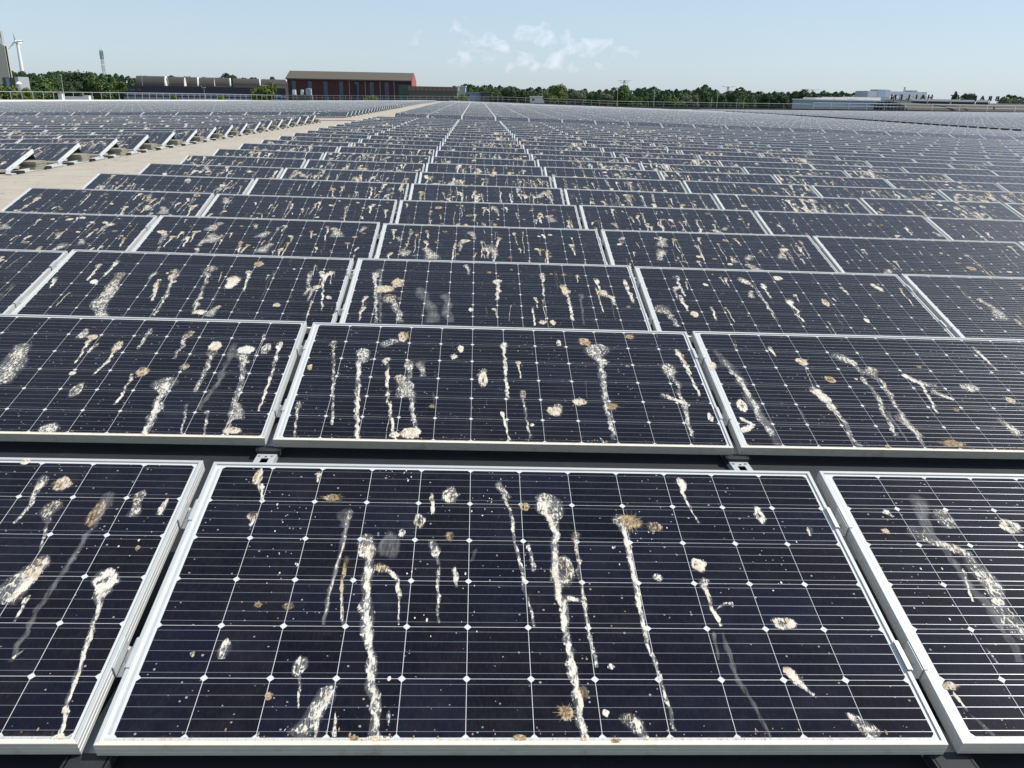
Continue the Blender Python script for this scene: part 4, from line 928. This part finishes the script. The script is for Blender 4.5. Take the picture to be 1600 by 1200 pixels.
# right: grey-blue halls, plant rooms, dark vault with roof letters
A, B = at(1272, 155, 255), at(1384, 153, 255); o = Vector((A.x, A.y, GZ)); t = thing('grey_hall', 'grey-blue clad hall with a white roof edge left of the dark vault', 'building', loc=o)
H_ = A.z-GZ; b = MB(); bld_box(b, A-o, B-o, 20, H_-.3, 0); b.obj('wall', 'grey_blue', t)
b = MB(); bld_box(b, A-o-Vector((.2, .2, 0)), B-o-Vector((-.2, .2, 0)), 20.4, H_, H_-.3); b.obj('roof', 'white_roof', t)
W_ = (B-A).length
for k in range(14): bb = MB(); bb.box((W_*(k+.5)/14-.06, -.07, 2), (W_*(k+.5)/14+.06, -.004, H_-.35)); bb.obj('panel_joint', 'grey_clad', t)
for k, (f0, f1, dz) in enumerate(((.05, .30, .5), (.32, .50, .75), (.62, .98, .9))):
    bb = MB(); bb.box((W_*f0, 1.5, H_), (W_*f1, 12, H_+dz)); bb.obj('roof_step', 'white_roof', t)
A, B = at(1272, 163, 246), at(1248, 163, 246); A, B = B, A; A, B = at(1248, 163.5, 240), at(1366, 163.5, 240); o = Vector((A.x, A.y, GZ)); t = thing('front_annex', 'low pale blue annex in front of the grey-blue hall', 'building', loc=o)
b = MB(); bld_box(b, A-o, B-o, 6, A.z-GZ, 0); b.obj('wall', 'grey_clad', t)
b = MB(); bld_box(b, A-o-Vector((.1, .1, 0)), B-o-Vector((-.1, .1, 0)), 6.2, A.z-GZ+.2, A.z-GZ); b.obj('roof', 'pale_blue', t)
A, B = at(1357, 142, 300), at(1449, 143, 300); o = Vector((A.x, A.y, GZ)); t = thing('plant_room', 'grey stepped plant rooms above the hall roofs', 'building', loc=o)
H_ = A.z-GZ; b = MB(); bld_box(b, A-o, B-o, 12, H_, 0); b.obj('wall', 'grey_clad', t); W_ = (B-A).length
for k, (f0, f1, dz, mname) in enumerate(((.16, .29, .55, 'grey_blue'), (.29, .37, .5, 'grey_clad'), (.74, .84, .45, 'grey_blue'))): bb = MB(); bb.box((W_*f0, -.4, H_-3.4), (W_*f1, 6, H_+dz)); bb.obj('shaft', mname, t)
bb = MB(); bb.box((W_*.635, 1, H_), (W_*.66, 1.4, H_+1.6)); bb.obj('flue', 'steel', t)
A, B = at(1380, 155, 262), at(1606, 163, 262); o = Vector((A.x, A.y, GZ))
# white low roofs behind the letters
A2, B2 = at(1340, 152.5, 285), at(1500, 153, 285); t = thing('white_hall', 'low white roofed hall behind the big roof letters', 'building', loc=(A2.x, A2.y, GZ)); o = Vector((A2.x, A2.y, GZ))
b = MB(); bld_box(b, A2-o, B2-o, 16, A2.z-GZ-.5, 0); b.obj('wall', 'grey_clad', t); b = MB(); bld_box(b, A2-o-Vector((.2, .2, 0)), B2-o-Vector((-.2, .2, 0)), 16.4, A2.z-GZ, A2.z-GZ-.5); b.obj('roof', 'white_roof', t)
b = MB(); bld_box(b, A2.lerp(B2, .42)-o, A2.lerp(B2, .68)-o, 9, A2.z-GZ+.75, A2.z-GZ+.005); b.obj('roof_light', 'white_roof', t)
# dark vault: axis to the right, end arch facing left-front
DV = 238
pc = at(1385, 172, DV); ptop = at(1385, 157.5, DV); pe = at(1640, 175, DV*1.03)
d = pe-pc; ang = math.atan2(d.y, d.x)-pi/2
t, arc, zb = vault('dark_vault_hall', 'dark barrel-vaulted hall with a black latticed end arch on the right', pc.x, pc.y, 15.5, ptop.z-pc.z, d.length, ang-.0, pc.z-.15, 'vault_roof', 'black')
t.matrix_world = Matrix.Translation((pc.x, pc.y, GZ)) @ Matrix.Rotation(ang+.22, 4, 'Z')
b = MB(); b.poly([a+Vector((0, -.02, 0)) for a in arc]); link('end_arch', b.mesh('end_arch', 'black'), t)
h_ = ptop.z-pc.z
for k in range(-5, 6):
    x = k*1.35; zz = h_*math.sqrt(max(0, 1-(x/7.75)**2)); bb = MB(); bb.box((x-.05, -.12, zb), (x+.05, -.03, zb+zz)); bb.obj('mullion', 'steel', t)
for k in range(1, 3):
    z = h_*k/3; xx = 7.75*math.sqrt(1-(k/3)**2); bb = MB(); bb.box((-xx, -.17, zb+z-.05), (xx, -.121, zb+z+.05)); bb.obj('transom', 'steel', t)
# white ledge boxes on the vault top and the letters, seen from behind
for k, (u0, u1) in enumerate(((1426, 1450), (1452, 1486), (1489, 1524), (1527, 1546))):
    v = 154.6+(u0-1426)*.016; A, B = at(u0, v, 236), at(u1, v+.3, 236); o = A
    lab = ('leftmost long white light box below the roof letters', 'second long white light box below the roof letters', 'third long white light box below the roof letters', 'rightmost short white light box below the roof letters')[k]
    tt = thing('light_box', lab, 'light box', loc=A, group='white boxes along the vault top'); W_ = (B-A).length
    b = MB(); b.box((0, 0, -.55), (W_, .5, 0)); b.obj('box', 'white_paint', tt); b = MB(); b.box((.02, .05, -1.2), (W_-.02, .45, -.551)); b.obj('stand', 'vault_roof', tt)
def letter_sign(text, u0, u1, vb, D, hpx, label, dv):
    A, B = at(u0, vb, D), at(u1, vb+dv, D); W_ = (B-A).length; dz = B.z-A.z; H_ = hpx/FPX*D
    tt = thing('roof_sign', label, 'sign', loc=A)
    n = len(text); step = W_/n
    for i, ch in enumerate(text):
        cu = bpy.data.curves.new('letter', 'FONT'); cu.body = ch; cu.size = H_/.70; cu.extrude = .12; cu.align_x = 'CENTER'; cu.offset = .05
        tmp = bpy.data.objects.new('letter', cu); C.objects.link(tmp); dg = bpy.context.evaluated_depsgraph_get()
        me = bpy.data.meshes.new_from_object(tmp.evaluated_get(dg)); bpy.data.objects.remove(tmp)
        me.materials.clear(); me.materials.append(MAT['lettering'])
        # the sign faces away from the camera: its first letter stands at the right-hand end
        link('letter', me, tt, M=Matrix.Translation(((n-1-i+.5)*step, 0, dz*(n-1-i+.5)/n)) @ Matrix.Rotation(pi, 4, 'Z') @ Matrix.Rotation(pi/2, 4, 'X') @ Matrix.Diagonal((1.15, 1, 1, 1)))
        bb = MB(); bb.box(((n-1-i+.5)*step-.06, -.25, -.9), ((n-1-i+.5)*step+.06, -.15, H_*.6)); bb.obj('letter_post', 'black', tt)
letter_sign('HALLEN', 1390, 1460, 155.3, 238, 7.2, 'large dark roof letters seen mirrored from behind, left word over the vault', .3)
letter_sign('BRABANT', 1482, 1566, 155.3, 238, 6.8, 'large dark roof letters seen mirrored from behind, right word over the vault', 2.6)

# ---------------------------------------------------------------- wind turbine, mast, pylons, poles
p = at(33, 112, 900); h0 = at(27, 67, 900).z-GZ
t = thing('wind_turbine', 'white wind turbine with a drooping rotor at the far left', 'wind turbine', loc=(at(27, 67, 900).x, at(27, 67, 900).y, GZ))
b = MB(); b.tube((0, 0, 0), (0, 0, h0), 2.4, 1.5, n=12); b.obj('tower', 'white_paint', t)
b = MB(); b.box((-1.8, -2.5, h0-.5), (1.8, 6.5, h0+3)); b.obj('nacelle', 'white_paint', t); b = MB(); b.tube((0, -2.6, h0+1.2), (0, -4.6, h0+1.2), 1.6, .7, n=10); b.obj('hub', 'white_paint', t)
for a in (R(92), R(185), R(-48)):
    Lb = 9.5 if a > 0 else 12; bb = MB(); M = Matrix.Translation((0, -3.8, h0+1.2)) @ Matrix.Rotation(-a+pi/2, 4, 'Y')
    pts = [(0, -.5), (2.5, -1.1), (Lb, -.12), (Lb, .12), (2.5, .7), (0, .5)]
    bb.prism([M @ Vector((x, -.12, z)) for x, z in pts], (0, .24, 0)); link('blade', outward(bb.mesh('blade', 'white_paint')), t)
def lattice(name, label, cat, u, vt, D, wtop, wbot, mname, r, head=None, arms=None):
    q = at(u, vt, D); H_ = q.z-GZ; t = thing(name, label, cat, loc=(q.x, q.y, GZ)); b = MB(); br = MB(); n = max(6, int(H_/3.5))
    cor = lambda k, s: Vector((((-1, 1, 1, -1)[k])*(wbot+(wtop-wbot)*s)/2, ((-1, -1, 1, 1)[k])*(wbot+(wtop-wbot)*s)/2, H_*s))
    for k in range(4):
        b.tube(cor(k, 0), cor(k, 1), r)
        for i in range(n): br.tube(cor(k, i/n), cor((k+1) % 4, (i+1)/n), r*.6, n=4); br.tube(cor(k, (i+1)/n), cor((k+1) % 4, i/n), r*.6, n=4)
    b.obj('tower_leg', mname, t); br.obj('bracing', mname, t)
    if head:
        for k in range(6):
            a = k*pi/3; x, y = cos(a)*head, sin(a)*head; bb = MB(); bb.box((x-.18, y-.12, H_-4.6), (x+.18, y+.12, H_-.8)); bb.obj('antenna', 'steel', t)
        bb = MB(); bb.tube((0, 0, H_), (0, 0, H_+1.5), .06); bb.obj('whip', 'steel', t)
    for (zf, l) in (arms or ()):
        bb = MB(); bb.tube((-l, 0, H_*zf+.6), (0, 0, H_*zf), .16, n=4); bb.tube((l, 0, H_*zf+.6), (0, 0, H_*zf), .16, n=4); bb.tube((-l, 0, H_*zf+.6), (-wtop, 0, H_*zf-.9), .12, n=4); bb.tube((l, 0, H_*zf+.6), (wtop, 0, H_*zf-.9), .12, n=4); bb.obj('crossarm', mname, t)
    return t
lattice('antenna_mast', 'grey lattice phone mast above the trees on the left', 'mast', 157.5, 77, 420, .9, 1.6, 'steel', .075, head=.8)
lattice('power_pylon', 'distant power pylon above the rounded tree right of centre', 'pylon', 976, 125, 900, 1.2, 5, 'steel', .22, arms=((.97, 7), (.90, 5)))
lattice('power_pylon', 'distant wide-armed power pylon above the wood near the middle right', 'pylon', 1138, 135, 900, 1.2, 5, 'steel', .2, arms=((.98, 7.5),))
lattice('power_pylon', 'distant faint power pylon left of the grey-blue hall', 'pylon', 1270, 140, 950, 1.2, 5, 'steel', .18, arms=((.98, 8),))
def pole(u, vt, D, label, head=0):
    q = at(u, vt, D); t = thing('light_pole', label, 'light pole', loc=(q.x, q.y, GZ)); H_ = q.z-GZ
    b = MB(); b.tube((0, 0, 0), (0, 0, H_), .10, .06); b.obj('pole', 'steel', t)
    b = MB()
    if head: b.box((-.5, -.15, H_-.05), (.5, .15, H_+.22))
    else: b.box((-.12, -.9, H_-.1), (.12, .2, H_+.05))
    b.obj('lamp_head', 'grey_clad', t)
pole(95, 117, 230, 'slim light pole before the trees left of the mast'); pole(221, 118, 290, 'thin pole rising at the left end of the barrel roofs'); pole(318.5, 137, 235, 'short lamp post in front of the navy building', 1)
pole(848, 136, 330, 'thin lamp pole left of the light green tree'); pole(965.5, 138, 260, 'light pole with double head left of the rounded tree', 1); pole(1023, 140, 260, 'tall slim light pole before the wood right of centre'); pole(1112, 153, 250, 'short pale pole, left of the pair before the wood'); pole(1122, 143, 260, 'taller pale pole, right of the pair before the wood'); pole(47, 141, 200, 'curved lamp behind the left railing beside the bush')
pole(1152, 155, 250, 'left one of two stubby poles right of centre by the railing'); pole(1163, 154, 252, 'right one of two stubby poles right of centre by the railing')

# ---------------------------------------------------------------- trees
def crown_mesh(name, mname, seed, lobes, leaf, dens=1.):
    """leaf clumps scattered through overlapping lobes (unit tree: height 1, width about 1)"""
    rng = random.Random(seed); b = MB(); tone = []
    for (cx, cy, cz, rx, rz) in lobes:
        n = int(dens*1050*rx*(rx+rz))
        for i in range(n):
            while True:
                d = Vector((rng.uniform(-1, 1), rng.uniform(-1, 1), rng.uniform(-1, 1)))
                if .05 < d.length < 1: break
            d = d.normalized()*(.45+.55*rng.random()**.45)
            k = 1+.30*mnoise.noise(d*2.6+Vector((seed, cx*5, 0)))+.12*mnoise.noise(d*7+Vector((seed, 3, cz*5)))
            p = Vector((cx+d.x*rx*k, cy+d.y*rx*k, cz+d.z*rz*k)); s_ = leaf*(.6+.8*rng.random())
            nrm = (d+Vector((rng.uniform(-1, 1), rng.uniform(-1, 1), rng.uniform(-.6, 1)))*.75).normalized()
            x = nrm.orthogonal().normalized(); y = nrm.cross(x); a = rng.random()*6.3; x, y = x*cos(a)+y*sin(a), y*cos(a)-x*sin(a)
            b.quad(p-x*s_-y*s_*.6, p+x*s_-y*s_*.7, p+x*s_*.8+y*s_*.7, p-x*s_*.9+y*s_*.6)
            tn = max(0, min(1, .45+.45*rng.uniform(-1, 1)+.4*mnoise.noise(p*6))); tone += [tn]*4
    me = b.mesh(name, mname); at_ = me.attributes.new('tone', 'FLOAT', 'POINT'); at_.data.foreach_set('value', tone); return me
def lobes_round(seed, n=9, wide=.34):
    rng = random.Random(seed); L_ = [(0, 0, .60, .27, .30)]
    for i in range(n):
        a = rng.random()*6.3; rr = wide*(.4+.6*rng.random()); z = .34+.46*rng.random(); s_ = .13+.10*rng.random()
        L_.append((cos(a)*rr*(1.25-abs(z-.5)), sin(a)*rr*(1.25-abs(z-.5)), z, s_, s_*(.8+.4*rng.random())))
    return L_
CR = {}
for kind, mname in (('dark', 'leaf_dark'), ('mid', 'leaf_mid'), ('light', 'leaf_light'), ('pale', 'leaf_pale')):
    for v in range(3): CR[kind, v] = crown_mesh('crown', mname, 40+v+len(kind)*10, lobes_round(60+v+len(kind)*7), .021, 7.)
b = MB(); b.tube((0, 0, 0), (0, 0, .45), .028, .018, n=7)
for a in (.3, 2.2, 4.1, 5.4): b.tube((0, 0, .30), (cos(a)*.2, sin(a)*.2, .58), .013, .006, n=5)
ME['trunk'] = b.mesh('trunk', 'bark')
TREES = [ # u, v_top, D, width px, kind, label
 (66, 120, 255, 66, 'mid', 'rounded mid green tree left of the phone mast, nearest of that clump'),
 (18, 132, 190, 60, 'light', 'yellow green bush tree in front of the tower foot behind the railing'),
 (42, 139, 186, 34, 'light', 'small green shrub tree under the curved lamp behind the railing'),
 (88, 112, 330, 60, 'dark', 'tall dark tree behind the slim light pole on the left'),
 (128, 113, 320, 52, 'dark', 'dark green tree left of the phone mast foot'),
 (154, 124, 280, 46, 'mid', 'mid green tree below the phone mast'),
 (112, 127, 290, 40, 'dark', 'dark green lower tree between the pole and the mast'),
 (180, 126, 285, 32, 'mid', 'green tree at the left end of the navy building'),
 (30, 114, 340, 30, 'dark', 'dark tree beside the wind turbine foot'),
 (47, 115, 345, 28, 'dark', 'dark tree right of the wind turbine foot'),
 (272, 148.5, 225, 34, 'mid', 'low green bush in front of the navy building'),
 (345, 150, 222, 22, 'light', 'small light bush in front of the navy building, by the barrel roofs'),
 (413, 132, 235, 48, 'light', 'bushy light green tree left of the red hall'),
 (575, 150.5, 215, 44, 'light', 'low light green shrub below the red hall'),
 (718, 149, 225, 34, 'light', 'yellow green bush right of the brown building'),
 (800, 137, 280, 46, 'dark', 'dark green spreading tree right of the pale blue building'),
 (779, 143, 290, 34, 'mid', 'mid green tree beside the small dark building'),
 (872, 134, 285, 42, 'light', 'bright green tree standing before the dark wood, left of centre right'),
 (858, 146, 280, 26, 'light', 'small light shrub next to the bright green tree'),
 (975, 132, 300, 46, 'mid', 'large rounded tree below the distant pylon'),
 (948, 147, 295, 26, 'pale', 'pale grey green tree left of the large rounded tree'),
 (905, 141, 330, 30, 'pale', 'pale green tree right of the bright green tree'),
 (998, 150, 270, 34, 'mid', 'low bush right of the large rounded tree'),
 (1055, 152, 270, 44, 'mid', 'wide low bush before the wood right of the tall pole'),
 (1082, 148.5, 272, 28, 'pale', 'pale green bush tree right of the wide low bush'),
 (1122, 146, 285, 30, 'mid', 'mid green tree behind the pale pole pair'),
 (1146, 144, 300, 24, 'dark', 'dark tree right of the pale pole pair'),
 (1197, 147, 290, 30, 'dark', 'dark rounded tree before the wood, left of the last pair'),
 (1220, 149, 288, 28, 'dark', 'dark rounded tree left of the grey-blue hall'),
 (1247, 143, 300, 36, 'dark', 'dark tree touching the left end of the grey-blue hall'),
 (1160, 156, 262, 22, 'mid', 'small shrub by the two stubby poles'),
 (1514, 146.5, 330, 22, 'dark', 'dark tree crown showing above the roof letters'),
 (1492, 145.5, 335, 12, 'dark', 'small round grey green tree above the gap between the words'),
 (1580, 153, 340, 40, 'pale', 'dark low trees right of the roof letters'),
]
for i, (u, vt, D, wpx, kind, lab) in enumerate(TREES):
    q = at(u, vt, D); H_ = q.z-GZ; W_ = wpx/FPX*D
    t = thing('tree', lab, 'tree', loc=(q.x, q.y, GZ), group='trees and bushes beyond the roof')
    rz = Matrix.Rotation(i*1.7, 4, 'Z'); S = Matrix.Diagonal((W_*.95, W_*.95, H_/.93, 1))
    # low wide trees: crown keeps its shape in the upper part
    asp = min(H_, max(W_*.95, H_*.42)); S = Matrix.Translation((0, 0, H_-asp*1.0)) @ Matrix.Diagonal((W_*1.0, W_*1.0, asp*1.08, 1))
    link('crown', CR[kind, i % 3], t, M=S @ rz)
    St = Matrix.Diagonal((W_*.9, W_*.9, (H_-asp*.45)/.5, 1)); link('trunk', ME['trunk'], t, M=St @ rz)
# far woods as one mass
def wood(name, label, spots, seed):
    rng = random.Random(seed); b = MB(); tone = []
    for (u, vt, D) in spots:
        q = at(u, vt, D); H_ = (q.z-GZ)*(1+.16*mnoise.noise(Vector((u*.035, seed, 0)))+.08*mnoise.noise(Vector((u*.11, seed, 3)))); rx = 9/FPX*D*(.6+1.1*rng.random()**1.5); base = rng.uniform(-.2, .2)
        for i in range(480):
            z = rng.random(); a = rng.random()*6.3; rr = rx*math.sqrt(max(0, 1-max(0, z-.62)**2/.145))*(.75+.35*rng.random())
            p = Vector((q.x+cos(a)*rr, q.y+sin(a)*rr*.6, GZ+H_*(.30+.72*z))); s_ = H_*.026*(.6+.9*rng.random())
            nrm = Vector((cos(a), sin(a)-.3, rng.uniform(-.4, 1.))).normalized(); x = nrm.orthogonal().normalized(); y = nrm.cross(x)
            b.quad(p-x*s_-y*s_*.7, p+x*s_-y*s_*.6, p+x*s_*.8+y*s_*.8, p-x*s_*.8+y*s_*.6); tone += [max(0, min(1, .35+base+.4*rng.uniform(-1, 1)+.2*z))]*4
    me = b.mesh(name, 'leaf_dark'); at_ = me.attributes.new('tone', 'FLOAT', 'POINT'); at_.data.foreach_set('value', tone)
    link(name, me, label=label, cat='woods', kind='stuff')
rng = random.Random(5)
TOP = [(716, 134), (740, 134.5), (775, 136), (800, 137), (850, 136.5), (870, 138), (890, 141), (910, 142), (940, 141), (960, 141), (990, 139), (1020, 139), (1060, 140), (1100, 139), (1140, 142), (1180, 144.5), (1215, 145), (1235, 144), (1290, 144.5), (1330, 144), (1360, 144)]
spots = [(u+rng.uniform(-4, 4), lerp(TOP, u)+rng.uniform(-1, 2.2), 430+rng.uniform(-10, 40)) for u in range(700, 1372, 7)]
spots += [(u+rng.uniform(-5, 5), lerp(TOP, u)+5+rng.uniform(-2, 2), 400+rng.uniform(-10, 20)) for u in range(715, 1320, 9)]
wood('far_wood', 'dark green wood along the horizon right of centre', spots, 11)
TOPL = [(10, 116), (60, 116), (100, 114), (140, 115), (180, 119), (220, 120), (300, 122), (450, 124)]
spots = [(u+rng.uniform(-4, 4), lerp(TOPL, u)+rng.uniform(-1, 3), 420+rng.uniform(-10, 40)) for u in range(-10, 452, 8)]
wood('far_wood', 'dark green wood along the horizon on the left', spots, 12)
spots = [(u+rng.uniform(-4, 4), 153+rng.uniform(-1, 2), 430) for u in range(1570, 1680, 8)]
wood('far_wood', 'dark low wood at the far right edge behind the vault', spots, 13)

# ---------------------------------------------------------------- person walking on the far roof
q = at(1552, 174.2, 197)
t = thing('person', 'person in grey top and dark trousers walking on the far right roof', 'person', loc=q)
t.rotation_euler = (0, 0, R(-60)); t.scale = (1., 1., 1.)
def skin(name, edges, verts, radii, mname):
    me = bpy.data.meshes.new(name); me.from_pydata(verts, edges, []); o = bpy.data.objects.new(name, me); C.objects.link(o)
    md = o.modifiers.new('skin', 'SKIN'); ss = o.modifiers.new('sub', 'SUBSURF'); ss.levels = 1; ss.render_levels = 1
    for i, r in enumerate(radii): me.skin_vertices[0].data[i].radius = (r, r)
    me.skin_vertices[0].data[0].use_root = True
    dg = bpy.context.evaluated_depsgraph_get(); m2 = bpy.data.meshes.new_from_object(o.evaluated_get(dg)); bpy.data.objects.remove(o)
    m2.materials.clear(); m2.materials.append(MAT[mname]); m2.name = name
    return m2
V = [(0, 0, .95), (0, 0, 1.18), (0, .03, 1.40), (0, .05, 1.52), (0, .07, 1.64), (0, .08, 1.72),
     (-.10, 0, .90), (-.11, .22, .52), (-.11, .16, .10), (-.11, .30, .05), (.10, 0, .90), (.11, -.02, .50), (.11, -.34, .16), (.11, -.25, .06),
     (-.20, .03, 1.38), (-.25, -.14, 1.12), (-.24, -.02, .90), (.20, .03, 1.38), (.25, .16, 1.12), (.24, .34, .98)]
E = [(0, 1), (1, 2), (2, 3), (3, 4), (4, 5), (0, 6), (6, 7), (7, 8), (8, 9), (0, 10), (10, 11), (11, 12), (12, 13), (2, 14), (14, 15), (15, 16), (2, 17), (17, 18), (18, 19)]
RD = [.14, .13, .15, .06, .10, .07, .10, .07, .05, .05, .10, .07, .05, .05, .07, .05, .04, .07, .05, .04]
me = skin('body', E, V, RD, 'skin'); link('body', me, t)
me = skin('trousers', [(0, 1), (1, 2), (2, 3), (0, 4), (4, 5), (5, 6)], [V[0], V[6], V[7], V[8], V[10], V[11], V[12]], [.155, .115, .085, .068, .115, .085, .068], 'trousers'); link('trousers', me, t)
me = skin('jacket', [(0, 1), (1, 2), (1, 3), (3, 4), (1, 5), (5, 6)], [(0, 0, 1.0), V[2], (0, .04, 1.46), V[14], V[15], V[17], V[18]], [.16, .168, .09, .09, .068, .09, .068], 'shirt'); link('jacket', me, t)
me = skin('hair', [(0, 1)], [(0, .05, 1.68), (0, .06, 1.74)], [.105, .08], 'hair'); link('hair', me, t)
